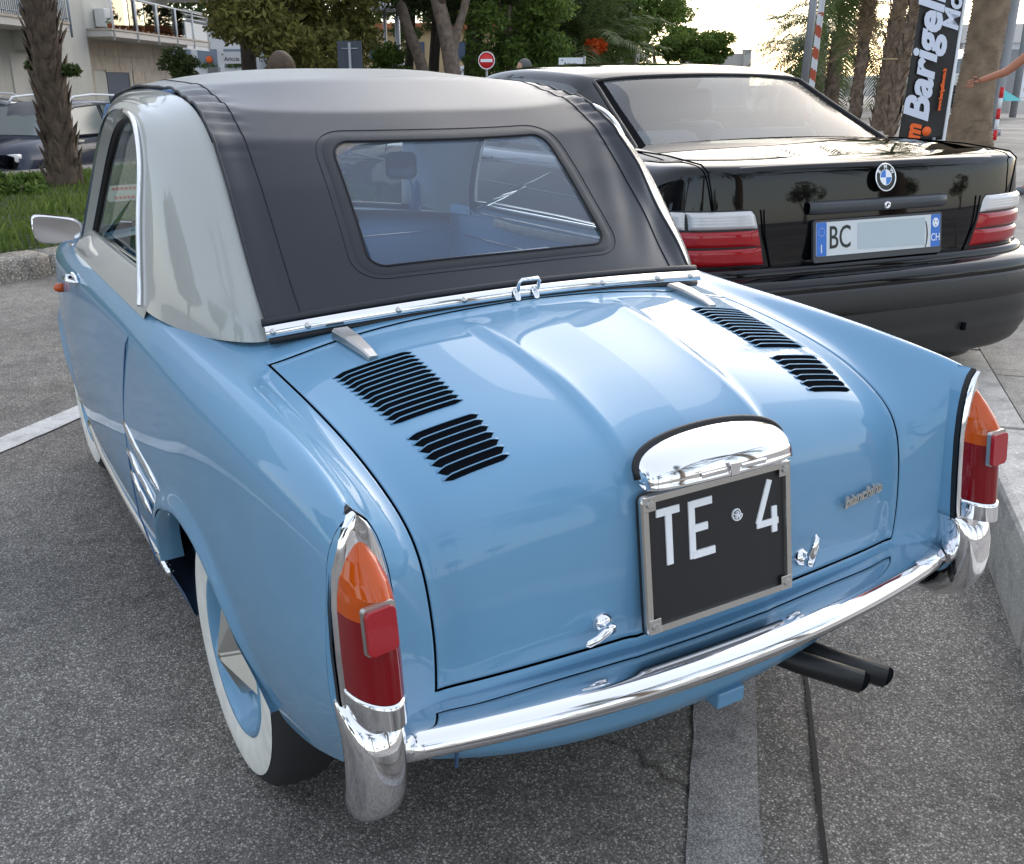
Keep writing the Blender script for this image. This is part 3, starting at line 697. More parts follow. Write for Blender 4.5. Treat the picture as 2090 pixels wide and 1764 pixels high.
# ---------------------------------------------------------------- grey painted side shells
def shell_rows():
    rows = []
    # each row from seam outwards to the door frame edge
    rows.append([(.490, .108, .834), (.512, .112, .832), (.540, .135, .832), (.575, .195, .832), (.605, .285, .836), (.628, .37, .846), (.634, .420, .855)])
    rows.append([(.498, .130, .885), (.517, .133, .883), (.542, .155, .883), (.574, .215, .883), (.602, .305, .883), (.621, .385, .885), (.626, .435, .888)])
    rows.append([(.500, .185, .960), (.519, .188, .957), (.544, .215, .955), (.573, .270, .955), (.597, .345, .953), (.611, .415, .953), (.615, .458, .955)])
    rows.append([(.501, .255, 1.058), (.520, .258, 1.054), (.543, .285, 1.050), (.568, .335, 1.047), (.587, .395, 1.045), (.597, .450, 1.043), (.600, .480, 1.043)])
    rows.append([(.501, .335, 1.147), (.520, .340, 1.142), (.541, .366, 1.135), (.561, .405, 1.128), (.575, .450, 1.122), (.583, .480, 1.118), (.586, .500, 1.115)])
    rows.append([(.501, .440, 1.213), (.521, .448, 1.205), (.541, .465, 1.192), (.557, .485, 1.178), (.567, .510, 1.180), (.573, .535, 1.182), (.576, .560, 1.180)])
    rows.append([(.501, .620, 1.243), (.522, .620, 1.233), (.541, .620, 1.218), (.553, .63, 1.221), (.560, .645, 1.214), (.565, .655, 1.209), (.568, .662, 1.204)])
    rows.append([(.501, .900, 1.249), (.522, .900, 1.239), (.538, .895, 1.229), (.548, .89, 1.222), (.555, .885, 1.216), (.560, .88, 1.211), (.562, .875, 1.207)])
    rows.append([(.494, 1.150, 1.238), (.513, 1.13, 1.226), (.532, 1.10, 1.210), (.545, 1.075, 1.196), (.553, 1.055, 1.187), (.559, 1.04, 1.180), (.562, 1.03, 1.175)])
    rows.append([(.486, 1.310, 1.205), (.505, 1.28, 1.18), (.528, 1.24, 1.150), (.545, 1.20, 1.125), (.557, 1.175, 1.108), (.566, 1.155, 1.097), (.570, 1.145, 1.090)])
    rows.append([(.510, 1.47, 1.03), (.528, 1.44, 1.01), (.550, 1.38, .985), (.568, 1.33, .968), (.580, 1.29, .955), (.588, 1.26, .948), (.591, 1.245, .943)])
    rows.append([(.53, 1.60, .86), (.55, 1.56, .858), (.570, 1.48, .852), (.588, 1.40, .848), (.602, 1.34, .846), (.610, 1.30, .846), (.613, 1.28, .846)])
    return np.array(rows)
SR_ = shell_rows(); SR_[..., 0] -= np.linspace(.010, .020, 12)[:, None] * np.clip((.60 - SR_[..., 0]) / .10, 0, 1)
SH = bcorr(SR_, .8)
SHs = bsp(bsp(SH, np.linspace(0, 10.9999, 120), 0), np.linspace(0, 5.9999, 36), 1)
edgeL = bsp(SH, np.linspace(0, 10.9999, 80), 0)[:, -1]     # outline of the door opening
for sg in (1, -1):
    P = SHs.copy()
    if sg > 0: w_ = np.clip((.60 - P[..., 0]) / .10, 0, 1); P[..., 0] -= (np.vectorize(rsk)(P[..., 2]) + .012) * w_; P[..., 1] += .014 * w_
    P[..., 0] *= sg
    fixn(grid('side_shell', P, 'grey_paint', car))
    e = edgeL * np.array([sg, 1, 1])
    # grey door top below the window
    ys = np.linspace(.405, 1.285, 24); P = []
    for y in ys:
        kx, kz = float(KXf(y)), float(KZf(y)); xs0 = float(XS(y))
        P.append([(sg * (kx + .50 * (xs0 - kx)), y, kz - .010), (sg * (kx + .38 * (xs0 - kx)), y, kz + .006), (sg * (kx + .05), y, kz + .022) if False else (sg * (kx + .012), y, kz + .022), (sg * (kx - .004), y, kz + .040), (sg * (kx - .012), y, kz + .046), (sg * (kx - .022), y, kz + .044)])
    fixn(grid('door_top', P, 'grey_paint', car))
    # chrome strip on the pillar edge, grey window frame, rubber
    k0 = 46
    tube('pillar_trim', [p + np.array([sg * .004, .0, 0]) for p in e[:k0]] , .0055, 'chrome', car, seg=8)
    inn = [np.array([sg * (abs(p[0]) - .006), p[1], p[2]]) for p in e]
    ctr = np.array([sg * .60, .85, 1.0])
    def shrink(pts, d):
        out = []
        for p in pts:
            v = ctr - p; v[0] = 0; v /= np.linalg.norm(v); out.append(p + v * d)
        return out
    base = inn
    L = [base, [p + np.array([-sg * .010, 0, 0]) for p in shrink(base, .007)], [p + np.array([-sg * .008, 0, 0]) for p in shrink(base, .011)], [p + np.array([-sg * .018, 0, 0]) for p in shrink(base, .018)]]
    fixn(grid('window_frame', L, 'grey_paint', car, smooth=False))
    L = [[p + np.array([-sg * .020, 0, 0]) for p in shrink(base, .015)], [p + np.array([-sg * .026, 0, 0]) for p in shrink(base, .026)], [p + np.array([-sg * .040, 0, 0]) for p in shrink(base, .020)]]
    fixn(grid('window_rubber', L, 'black', car))
    gp = [p + np.array([-sg * .028, 0, 0]) for p in shrink(base, .022)]
    bot = [np.array([sg * (float(KXf(y)) - .034), y, float(KZf(y)) + .02]) for y in np.linspace(1.24, .46, 12)]
    ring = gp + bot; c_ = sum(ring) / len(ring)
    mesh('door_glass', [c_] + ring, [(0, 1 + k, 1 + (k + 1) % len(ring)) for k in range(len(ring))], 'glass', car, smooth=False)
    # inner door panel with bright window rail and grab strap
    P = [[(sg * .575, y, .88), (sg * .57, y, .87), (sg * .565, y, .80), (sg * .56, y, .62), (sg * .56, y, .40)] for y in np.linspace(.25, 1.40, 8)]
    fixn(grid('door_lining', P, 'trim_blue', car))
    tube('window_rail', [(sg * .572, y, .892) for y in np.linspace(.40, 1.28, 8)], .006, 'chrome', car, flat=.7)
    tube('window_rail', [(sg * .564, y, .868) for y in np.linspace(.40, 1.28, 8)], .004, 'chrome', car)
    tube('door_moulding', [(sg * .558, y, .79) for y in np.linspace(.40, 1.28, 8)], .003, 'chrome', car)
    sweep('grab_strap', [(sg * .548, .50, .855), (sg * .54, .75, .852), (sg * .54, .95, .85), (sg * .55, 1.08, .853)], [(-.003, -.011), (.003, -.011), (.003, .011), (-.003, .011)], 'white_rubber', car)
    tube('windscreen_pillar', [(sg * .525, 1.575, .85), (sg * .503, 1.45, 1.03), (sg * .474, 1.325, 1.200)], [.022, .019, .017], 'dark_blue', car, seg=10)
# windscreen, header and surround
def ws(x, t):
    b = np.array([x, 1.58 + .08 * (1 - (x / .55) ** 2), .845 + .035 * (1 - (x / .55) ** 2)]); tt = np.array([x * .88, 1.345 + .05 * (1 - (x / .55) ** 2), 1.225])
    return b + (tt - b) * t
grid('windscreen', [[ws(x, t) for x in np.linspace(-.55, .55, 16)] for t in np.linspace(0, 1, 6)], 'glass', car)
tube('windscreen_header', [ws(x, 1.0) for x in np.linspace(-.49, .49, 16)], .022, 'dark_blue', car, seg=10)
tube('windscreen_rubber', [ws(x, .0) for x in np.linspace(-.55, .55, 16)], .012, 'black', car)
grid('roof_lining', [[(x, y, z - .02 - .02 * (x / .5) ** 2) for x in np.linspace(-.49, .49, 9)] for y, z in ((.42, 1.19), (.62, 1.25), (.95, 1.272), (1.3, 1.25))], 'dark_blue', car)
# dashboard, wheel, mirror, wiper, seats
P = []
for x in np.linspace(-.56, .56, 18):
    dz_ = -.03 * (x / .56) ** 2; P.append([(x, 1.58, .858 + dz_), (x, 1.47, .862 + dz_), (x, 1.40, .850 + dz_), (x, 1.375, .825 + dz_), (x, 1.38, .76), (x, 1.40, .66), (x, 1.46, .60)])
fixn(grid('dashboard', P, 'trim_blue', car))
tube('dashboard_trim', [(x, 1.372, .80) for x in np.linspace(-.55, .55, 8)], .003, 'chrome', car)
box('footwell', -.56, .56, 1.45, 1.50, .24, .66, 'dark_blue', car)
box('cabin_floor', -.56, .56, .15, 1.50, .245, .26, 'dark_blue', car)
box('rear_shelf', -.50, .50, .10, .45, .56, .60, 'dark_blue', car, bevel=.01)
box('cabin_bulkhead', -.46, .46, .125, .145, .26, .81, 'dark_blue', car)
for sx in (-1, 1):
    s_ = bpy.data.objects.new('seat', None); COL.objects.link(s_); s_.parent = car
    box('seat_cushion', sx * .28 - .22, sx * .28 + .22, .62, 1.08, .36, .47, 'dark_blue', s_, bevel=.04, smooth=True, seg=3)
    box('seat_back', sx * .28 - .21, sx * .28 + .21, -.04, .05, -.22, .22, 'dark_blue', s_, bevel=.035, smooth=True, seg=3, rot=Matrix.Translation((0, .60, .63)) @ Matrix.Rotation(R(-14), 4, 'X'))
sw = bpy.data.objects.new('steering_wheel', None); COL.objects.link(sw); sw.parent = car; sw.matrix_local = Matrix.Translation((-.29, 1.20, .80)) @ Matrix.Rotation(R(62), 4, 'X')
tube('wheel_rim', [(.18 * math.cos(a), .18 * math.sin(a), 0) for a in np.linspace(0, 2 * math.pi, 37)[:-1]], .010, 'white_rubber', sw, closed=True)
tube('spoke', [(-.17, 0, 0), (0, -.02, -.02), (.17, 0, 0)], .006, 'chrome', sw); lathe('wheel_hub', [(.03, -.03), (.035, -.01), (.02, 0), (.0001, .002)], 'white_rubber', sw, 16)
mi = bpy.data.objects.new('interior_mirror', None); COL.objects.link(mi); mi.parent = car
mm = Matrix.Translation((.405, 1.42, 1.005)) @ Matrix.Rotation(R(-22), 4, 'Z') @ Matrix.Rotation(R(84), 4, 'X')
prism('mirror_housing', rrect(.100, .085, .020), .012, 'black', mi, mm @ Matrix.Translation((0, 0, -.006)), .003)
prism('mirror_glass', rrect(.078, .062, .014), .001, 'chrome', mi, mm @ Matrix.Translation((0, 0, .0065)))
tube('mirror_arm', [(.41, 1.425, .995), (.45, 1.45, .95), (.47, 1.47, .87)], .006, 'steel', mi)
wp = bpy.data.objects.new('wiper', None); COL.objects.link(wp); wp.parent = car
tube('wiper_arm', [(.10, 1.70, .875), (-.05, 1.69, .90), (-.16, 1.68, .915)], .005, 'black', wp); tube('wiper_blade', [(-.38, 1.66, .905), (-.16, 1.68, .915), (.05, 1.69, .905)], .006, 'black', wp)
box('paper_slip', .05, .17, 1.50, 1.501, .875, .92, 'white_rubber', car, rot=None)
# sticker low on the windscreen, seen through the door window
stk = bpy.data.objects.new('windscreen_sticker', None); COL.objects.link(stk); stk.parent = car
M['sticker'] = pbr('clear_sticker', (.45, .46, .36), .5); M['sticker_red'] = pbr('sticker_red', (.5, .06, .04), .5)
sm = Matrix.Translation((-.40, 1.585, .955)) @ Matrix.Rotation(R(8), 4, 'Z') @ Matrix.Rotation(R(60), 4, 'X')
prism('sticker_film', rrect(.15, .05, .004, 2), .0006, 'sticker', stk, sm)
for r_, yy in ((0, .014), (1, -.014)):
    for k in range(9): prism('sticker_ring', [(.005 * math.cos(2 * math.pi * q / 10) - .05 + k * .0125, yy + .005 * math.sin(2 * math.pi * q / 10)) for q in range(10)], .0006, 'sticker_red', stk, sm @ Matrix.Translation((0, 0, .0008)))
# door mirror, side repeater, door pull, side ornament
dm = bpy.data.objects.new('door_mirror', None); COL.objects.link(dm); dm.parent = car
m_ = Matrix.Translation((-.640, 1.42, .883)) @ Matrix.Rotation(R(-12), 4, 'Z') @ Matrix.Rotation(R(92), 4, 'X')
out_ = [(-.062, .034), (-.055, .042), (-.03, .042), (.03, .032), (.055, .022), (.064, .010), (.062, -.012), (.05, -.028), (.0, -.036), (-.03, -.036), (-.052, -.028), (-.062, -.005)]
out_ = [tuple(p[:2]) for p in crv([(x, y, 0) for x, y in out_ + out_[:1]], 49)[:-1]][::-1]
prism('mirror_housing', out_, .022, 'chrome', dm, m_ @ Matrix.Translation((0, 0, -.02)), .005, True)
prism('mirror_glass', [(x * .92, y * .90) for x, y in out_], .001, 'chrome', dm, m_ @ Matrix.Translation((0, 0, .0025)))
tube('mirror_stem', [(-.615, 1.425, .853), (-.600, 1.415, .835), (-.590, 1.40, .82), (-.595, 1.39, .80)], [.006, .008, .013, .02], 'chrome', dm)
rp = bpy.data.objects.new('side_repeater', None); COL.objects.link(rp); rp.parent = car
lathe('repeater_lens', [(.0001, -.030), (.008, -.028), (.013, -.018), (.0145, 0)], 'orange_lens', rp, 16, 'X', (-.640, 1.44, .722)); lathe('repeater_base', [(.0155, 0), (.016, .004), (.0155, .012)], 'black', rp, 16, 'X', (-.640, 1.44, .722))
for sg in (-1, 1):
    dh = bpy.data.objects.new('door_handle', None); COL.objects.link(dh); dh.parent = bpy.data.objects['door' if sg < 0 else 'door.001']
    prism('handle_plate', [(-.055, .002), (-.04, .012), (-.02, .014), (.03, .010), (.062, 0), (.03, -.010), (-.02, -.014), (-.04, -.012)], .008, 'chrome', dh, mtx((sg * .653, 1.11, .800), (0, -sg * -1.0 if sg < 0 else 1.0, 0), (0, 0, 1)), .003, True)
    tube('handle_grip', [(sg * .650, 1.155, .800), (sg * .674, 1.135, .801), (sg * .676, 1.08, .800), (sg * .656, 1.055, .799)], [.006, .007, .006, .003], 'chrome', dh)
    # three stepped chrome darts ahead of the rear wheel
    for k, (y0, z0, y1, z1) in enumerate(((.60, .572, .285, .520), (.585, .510, .345, .470), (.575, .462, .40, .432))):
        pth = [(sg * (float(XS(y)) + .004), y, z) for y, z in zip(np.linspace(y0, y1, 9), np.linspace(z0, z1, 9) - .006 * np.sin(np.linspace(0, math.pi, 9)))]
        sweep('side_dart', pth, [(.0, -.017), (.010, -.011), (.013, 0), (.008, .013), (0, .018), (-.004, 0)] if sg > 0 else [(0, -.017), (-.010, -.011), (-.013, 0), (-.008, .013), (0, .018), (.004, 0)], 'chrome', car, scale=[.55, .8, .9, .7, .75, .8, .75, .5, .12])
# exhaust
ex = bpy.data.objects.new('exhaust', None); COL.objects.link(ex); ex.parent = car
for dx in (0, .055): 
    tube('tail_pipe', [(.215 + dx * 1.2, -.38, .268 - dx * .2), (.275 + dx * 1.2, -.475, .250 - dx * .2), (.345 + dx * 1.2, -.560, .232 - dx * .2)], .0215, 'black', ex, seg=16)
    lathe('pipe_mouth', [(.0001, 0), (.0185, 0), (.0185, .01)], 'void', ex, 16, 'Y', (.3465 + dx * 1.2, -.562, .2316 - dx * .2))
lathe('silencer', [(.0001, -.2), (.06, -.19), (.07, -.17), (.07, .17), (.0001, .2)], 'void', ex, 16, 'X', (.15, -.36, .27))
# ================================================================ ground
def ground_mat(name, base, stone, dark, sc=1.0, cracks=True, rough=.85, patch=None, bump=.5, shine=.35, ek=.25):
    m, t, b = newmat(name); N = t.nodes.new; L = t.links.new
    tc = N('ShaderNodeTexCoord')
    def tex(kind, s, **kw):
        n = N('ShaderNodeTex' + kind); n.inputs['Scale'].default_value = s
        for k, v in kw.items():
            if k in n.inputs: n.inputs[k].default_value = v
            else: setattr(n, k, v)
        L(tc.outputs['Object'], n.inputs['Vector']); return n
    def ramp(src, stops):
        r = N('ShaderNodeValToRGB'); L(src, r.inputs[0])
        r.color_ramp.elements[0].position, r.color_ramp.elements[0].color = stops[0][0], (*stops[0][1], 1)
        r.color_ramp.elements[1].position, r.color_ramp.elements[1].color = stops[-1][0], (*stops[-1][1], 1)
        for p_, c_ in stops[1:-1]:
            e = r.color_ramp.elements.new(p_); e.color = (*c_, 1)
        return r
    def mix(f, a, b_, typ='MIX'):
        x = N('ShaderNodeMix'); x.data_type = 'RGBA'; x.blend_type = typ
        if isinstance(f, float): x.inputs[0].default_value = f
        else: L(f, x.inputs[0])
        L(a, x.inputs[6]); L(b_, x.inputs[7]); return x.outputs[2]
    v = tex('Voronoi', 130 * sc); hue = ramp(v.outputs['Color'], [(0.0, dark), (.35, base), (.62, base), (.80, stone), (1, tuple(min(1, c * 1.5) for c in stone))])
    edge = ramp(v.outputs['Distance'], [(.25, (1, 1, 1)), (.62, (ek, ek, ek))])
    col = mix(1.0, hue.outputs[0], edge.outputs[0], 'MULTIPLY')
    big = tex('Noise', 1.3, Detail=5.0); bigr = ramp(big.outputs['Fac'], [(.3, (.72, .72, .73)), (.7, (1.12, 1.1, 1.07))])
    col = mix(1.0, col, bigr.outputs[0], 'MULTIPLY')
    mid = tex('Noise', 14, Detail=6.0); midr = ramp(mid.outputs['Fac'], [(.30, (.62, .62, .62)), (.5, (1, 1, 1)), (.72, (1.1, 1.1, 1.08))])
    col = mix(.7, col, mix(1.0, col, midr.outputs[0], 'MULTIPLY'))
    st = tex('Noise', .75, Detail=3.0, Roughness=.6); col = mix(1.0, col, ramp(st.outputs['Fac'], [(.36, (.70, .69, .68)), (.47, (1, 1, 1)), (.66, (1.08, 1.08, 1.07))]).outputs[0], 'MULTIPLY')
    if cracks:
        wv = N('ShaderNodeVectorMath'); wv.operation = 'ADD'; nz = tex('Noise', 3.0, Detail=4.0); sc_ = N('ShaderNodeVectorMath'); sc_.operation = 'SCALE'; sc_.inputs['Scale'].default_value = .35
        L(nz.outputs['Color'], sc_.inputs[0]); L(tc.outputs['Object'], wv.inputs[0]); L(sc_.outputs[0], wv.inputs[1])
        cv_ = N('ShaderNodeTexVoronoi'); cv_.feature = 'DISTANCE_TO_EDGE'; cv_.inputs['Scale'].default_value = cracks; L(wv.outputs[0], cv_.inputs['Vector'])
        cr = ramp(cv_.outputs['Distance'], [(.0, (.35, .34, .33)), (.006, (1, 1, 1))])
        gate = tex('Noise', .8); gr = ramp(gate.outputs['Fac'], [(.60, (0, 0, 0)), (.68, (1, 1, 1))])
        inv = mix(gr.outputs[0], ramp(gate.outputs['Fac'], [(0, (1, 1, 1)), (1, (1, 1, 1))]).outputs[0], cr.outputs[0])
        col = mix(1.0, col, inv, 'MULTIPLY')
    L(col, b.inputs['Base Color']); b.inputs['Roughness'].default_value = rough; b.inputs['Specular IOR Level'].default_value = shine
    bp = N('ShaderNodeBump'); bp.inputs['Strength'].default_value = bump; bp.inputs['Distance'].default_value = .004
    L(edge.outputs[0], bp.inputs['Height']); L(bp.outputs[0], b.inputs['Normal'])
    return m
M['asphalt'] = ground_mat('worn_asphalt', (.295, .275, .25), (.58, .545, .495), (.145, .135, .122), 1.9, .9, .8, bump=.5, shine=.3, ek=.48)
M['paving'] = ground_mat('grey_concrete_paving', (.42, .395, .36), (.52, .49, .45), (.32, .30, .28), 1.9, .9, .85, bump=.15, ek=.72)
M['kerb'] = ground_mat('kerb_stone', (.62, .59, .55), (.70, .67, .63), (.52, .50, .47), 1.5, 0, .85, bump=.12, ek=.8)
M['kerb_old'] = ground_mat('old_kerb_stone', (.46, .42, .36), (.58, .54, .47), (.20, .185, .16), .5, 0, .9, bump=.5, ek=.5)
M['line'] = ground_mat('worn_road_paint', (.85, .84, .82), (.90, .89, .88), (.66, .65, .63), 1.9, 5.0, .7, bump=.3, ek=.7)
M['line_old'] = ground_mat('old_grey_road_paint', (.44, .43, .42), (.55, .54, .52), (.30, .295, .285), 1.9, 6.0, .7, bump=.4, ek=.5)
M['dirt'] = ground_mat('trodden_grass_soil', (.07, .10, .025), (.12, .14, .05), (.04, .06, .015), .2, 0, .95, bump=.5)
M['joint'] = pbr('tar_joint', (.018, .017, .016), .7)
GZ = -.68                                        # the street beyond the verge lies lower
def flat(name, pts, z, mat, label=None, kind='structure'):
    o = mesh(name, [(x, y, z) for x, y in pts], [tuple(range(len(pts)))], mat, smooth=False)
    if kind: o['kind'] = kind
    return o
# one sheet for the car park, falling away beyond the verge
ca, sa = math.cos(R(24)), math.sin(R(24))       # direction of the left kerb (.91,.41)
def terrain(x, y):
    d = -(x + .50) * sa + (y - 5.79) * ca        # distance beyond the kerb line
    return GZ * float(sstep(7.5, 11.5, d)) if x < 6 + d * .5 else 0.0
xs_ = list(np.arange(-14, 14.1, .7)); ys_ = list(np.arange(-6, 24.1, .7))
xs_ = [-900, -300, -100, -50, -25] + xs_ + [25, 50, 100, 300, 900]; ys_ = [-900, -300, -80, -20] + ys_ + [30, 50, 90, 300, 1500]
rd = grid('road', [[(x, y, -.004 + (GZ * float(sstep(8.5, 12, -(x + .50) * sa + (y - 5.79) * ca)) * float(1 - sstep(0, 12, x - 8 - y * .3)))) for x in xs_] for y in ys_], 'asphalt'); rd['kind'] = 'structure'
# painted bay lines, tar joint
def strip(name, a, b, wd, z, mat, n=40, wob=.006):
    a, b = Vector((*a, 0)), Vector((*b, 0)); d = (b - a).normalized(); p = Vector((-d.y, d.x, 0)); P = []
    r_ = random.Random(len(name) + int(a.x * 100))
    for k in range(n):
        c = a + (b - a) * (k / (n - 1)); P.append([(*(c - p * (wd / 2 + r_.uniform(-wob, wob)))[:2], z), (*(c + p * (wd / 2 + r_.uniform(-wob, wob)))[:2], z)])
    o = grid(name, P, mat); o['kind'] = 'structure'; return o
strip('parking_line', (-2.9, .60), (4.2, 6.60), .125, .001, 'line', 160, .003)
strip('parking_line', (-3.0, -3.805), (1.12, .598), .128, .001, 'line_old', 110, .003)
strip('tar_joint', (-2.54, -3.482), (1.30, .511), .009, .0015, 'joint', 150, .0016)
# right kerb with raised pavement
kd = Vector((1.433 - 1.07, -.098 + .431, 0)).normalized(); kn = Vector((kd.y, -kd.x, 0)); k0 = Vector((1.07, -.431, 0)); KH = .222
def kp(s, n, z): p = k0 + kd * s + kn * n; return (p.x, p.y, z)
side = [kp(-20, .16, KH), kp(60, .16, KH), (600, 500, KH), (600, -300, KH)]
pv = mesh('pavement', side, [(0, 1, 2, 3)], 'paving', smooth=False); pv['kind'] = 'structure'
kb = bpy.data.objects.new('kerb', None); COL.objects.link(kb); kb['kind'] = 'structure'
proto = None
s = -6.0
while s < 16:
    L_ = .98
    if proto is None or True:
        rr = .018; P = []
        for a in (s + .004, s + L_ - .004):
            pr = [(0, -.05), (.0, KH * .6), (.004, KH - rr), (.010, KH - .005), (.028, KH + .001), (.155, KH + .002), (.158, KH - .05)]
            P.append([kp(a, n_, z_) for n_, z_ in pr])
        o = grid('kerb_stone', P, 'kerb', kb, smooth=False, caps=True)
    s += 1.0
# slab joints of the pavement: shallow dark grooves
for k in range(-3, 9): strip('slab_joint', kp(k * 1.28 + .35, .16, 0)[:2], kp(k * 1.28 + .35, 9, 0)[:2], .007, KH + .0012, 'joint', 30, .0018)
for k in range(1, 5): strip('slab_joint', kp(-3, .16 + k * 1.15, 0)[:2], kp(12, .16 + k * 1.15, 0)[:2], .006, KH + .0016, 'joint', 60, .0018)
# left kerb and the grass verge
kd2 = Vector((ca, sa, 0)); kn2 = Vector((-sa, ca, 0)); k02 = Vector((-.50, 5.79, 0)); KH2 = .15
def kp2(s, n, z): p = k02 + kd2 * s + kn2 * n; return (p.x, p.y, z)
kb2 = bpy.data.objects.new('verge_kerb', None); COL.objects.link(kb2); kb2['kind'] = 'structure'
s = -7.6; r_ = random.Random(3)
while s < 16:
    L_ = r_.uniform(.95, 1.05); P = []
    dz = r_.uniform(-.008, .006); dn = r_.uniform(-.008, .008)
    for a in np.linspace(s + .006, s + L_ - .006, 8):
        j_ = r_.uniform(-.004, .004)
        P.append([kp2(a, n_ + dn, z_ + dz + j_) for n_, z_ in [(0, -.03), (.004, KH2 * .55), (.012, KH2 - .03), (.03, KH2 - .008), (.06, KH2), (.25, KH2 + .006), (.26, KH2 - .06)]])
    grid('kerb_stone', P, 'kerb_old', kb2, caps=True); s += L_
def verge_z(n, s=0):
    return .145 + .015 * float(sstep(0, 2.5, n)) + .02 * math.sin(s * .9 + n) * min(1, n * .5) - 1.0 * float(sstep(5.7, 8.0, n))
P = [[kp2(s, n, verge_z(n, s)) for s in np.arange(-12, 18, .35)] for n in list(np.arange(.24, 8.4, .25))]
vg = grid('verge', P, 'dirt'); vg['kind'] = 'structure'
def fastmesh(name, V, F, mat, parent=None, smooth=False):
    V = np.asarray(V, np.float32); F = np.asarray(F, np.int32); me = bpy.data.meshes.new(name)
    me.vertices.add(len(V)); me.vertices.foreach_set('co', V.ravel()); k = F.shape[1]
    me.loops.add(F.size); me.loops.foreach_set('vertex_index', F.ravel()); me.polygons.add(len(F))
    me.polygons.foreach_set('loop_start', np.arange(0, F.size, k)); me.polygons.foreach_set('loop_total', np.full(len(F), k))
    if smooth: me.polygons.foreach_set('use_smooth', [True] * len(F))
    me.materials.append(M[mat] if isinstance(mat, str) else mat); me.update(calc_edges=True); me.validate()
    return link(bpy.data.objects.new(name, me), parent)
def leafmat(name, c1, c2, rough=.6, trans=.25, sc=.6):
    m, t, b = newmat(name); N = t.nodes.new; L = t.links.new
    ge = N('ShaderNodeNewGeometry'); tc = N('ShaderNodeTexCoord'); n = N('ShaderNodeTexNoise'); n.inputs['Scale'].default_value = sc; n.inputs['Detail'].default_value = 4
    L(tc.outputs['Object'], n.inputs['Vector']); a = N('ShaderNodeMath'); a.operation = 'MULTIPLY_ADD'; a.inputs[1].default_value = .45; L(ge.outputs['Random Per Island'], a.inputs[0]); 
    s_ = N('ShaderNodeMath'); s_.operation = 'MULTIPLY'; s_.inputs[1].default_value = .65; L(n.outputs['Fac'], s_.inputs[0]); L(s_.outputs[0], a.inputs[2])
    r = N('ShaderNodeValToRGB'); r.color_ramp.elements[0].position = .22; r.color_ramp.elements[1].position = .8
    r.color_ramp.elements[0].color = (*c1, 1); r.color_ramp.elements[1].color = (*c2, 1); L(a.outputs[0], r.inputs[0]); L(r.outputs[0], b.inputs['Base Color'])
    b.inputs['Roughness'].default_value = rough; b.inputs['Specular IOR Level'].default_value = .25
    tl = N('ShaderNodeBsdfTranslucent'); L(r.outputs[0], tl.inputs[0]); mx = N('ShaderNodeMixShader'); mx.inputs[0].default_value = trans
    L(b.outputs[0], mx.inputs[1]); L(tl.outputs[0], mx.inputs[2]); L(mx.outputs[0], t.nodes['Material Output'].inputs[0]); return m
M['grass'] = leafmat('grass_blades', (.045, .085, .012), (.16, .22, .05), .6, .3, .9)
nr = np.random.default_rng(5)
def blades(n, sl, sh, hmin, hmax):
    s_ = nr.uniform(*sl, n); q = nr.uniform(*sh, n)
    base = np.array([kp2(a, b, verge_z(b, a)) for a, b in zip(s_, q)])
    h = nr.uniform(hmin, hmax, n) * (1 + .8 * (np.sin(s_ * 2.1) * np.sin(q * 1.7 + 1) > .3)); an = nr.uniform(0, 2 * np.pi, n); ln = nr.uniform(.1, .6, n) * h; wd = .006 + h * .05
    d = np.stack([np.cos(an), np.sin(an), 0 * an], 1); p = np.stack([-np.sin(an), np.cos(an), 0 * an], 1); up = np.array([0, 0, 1.0])
    V_ = np.concatenate([base - p * wd[:, None] - up * .01, base + p * wd[:, None] - up * .01, base + d * (ln * .4)[:, None] + up * (h * .6)[:, None] + p * (wd * .6)[:, None], base + d * ln[:, None] + up * h[:, None]])
    i = np.arange(n); return V_, np.stack([i, i + n, i + 2 * n, i + 3 * n], 1)
V_, F_ = blades(75000, (-7, 13), (.25, 6.2), .02, .065); gr_ = fastmesh('grass', V_, F_, 'grass'); gr_['kind'] = 'stuff'
V_, F_ = blades(1500, (-4, 3.6), (4.6, 5.9), .04, .10); gr_ = fastmesh('long_grass', V_, F_, 'grass'); gr_['kind'] = 'stuff'

# ================================================================ the black coupe parked alongside
M['bmwblack'] = pbr('black_car_paint', (.004, .004, .0045), .3, 0, .85, .0)
M['bplastic'] = pbr('black_bumper_plastic', (.022, .021, .021), .42, 0, 0, .5, bump=.15, bump_scale=600)
M['bsatin'] = pbr('satin_black_trim', (.05, .053, .06), .33)
M['clear_lens'] = pbr('clear_ribbed_lens', (.62, .60, .60), .12, 0, 1.0, .6)
M['dark_red_lens'] = pbr('tail_lamp_red', (.36, .004, .010), .12, 0, .8, .2)
M['tinted'] = glassmat('tinted_rear_glass', (.86, .92, .92), .01, .8, haze=.10, haze_col=(.5, .52, .52))
M['badge_blue'] = pbr('badge_blue', (.05, .22, .62), .3, coat=1); M['plate_blue'] = pbr('plate_blue', (.04, .17, .56), .4)
M['plate_white'] = pbr('plate_white', (.66, .69, .70), .45); M['plate_blank'] = pbr('plate_blank', (.48, .55, .57), .6)
M['letter_black'] = pbr('letter_black', (.02, .025, .02), .5); M['seat_cloth'] = pbr('grey_seat_cloth', (.17, .175, .19), .9); M['seat_blue'] = pbr('blue_cloth', (.07, .09, .24), .9)
cp = thing('black_coupe_car', 'black two-door car beside the blue car, with red and clear tail lamps', 'car', (1.769, .670, 0), -.1356)
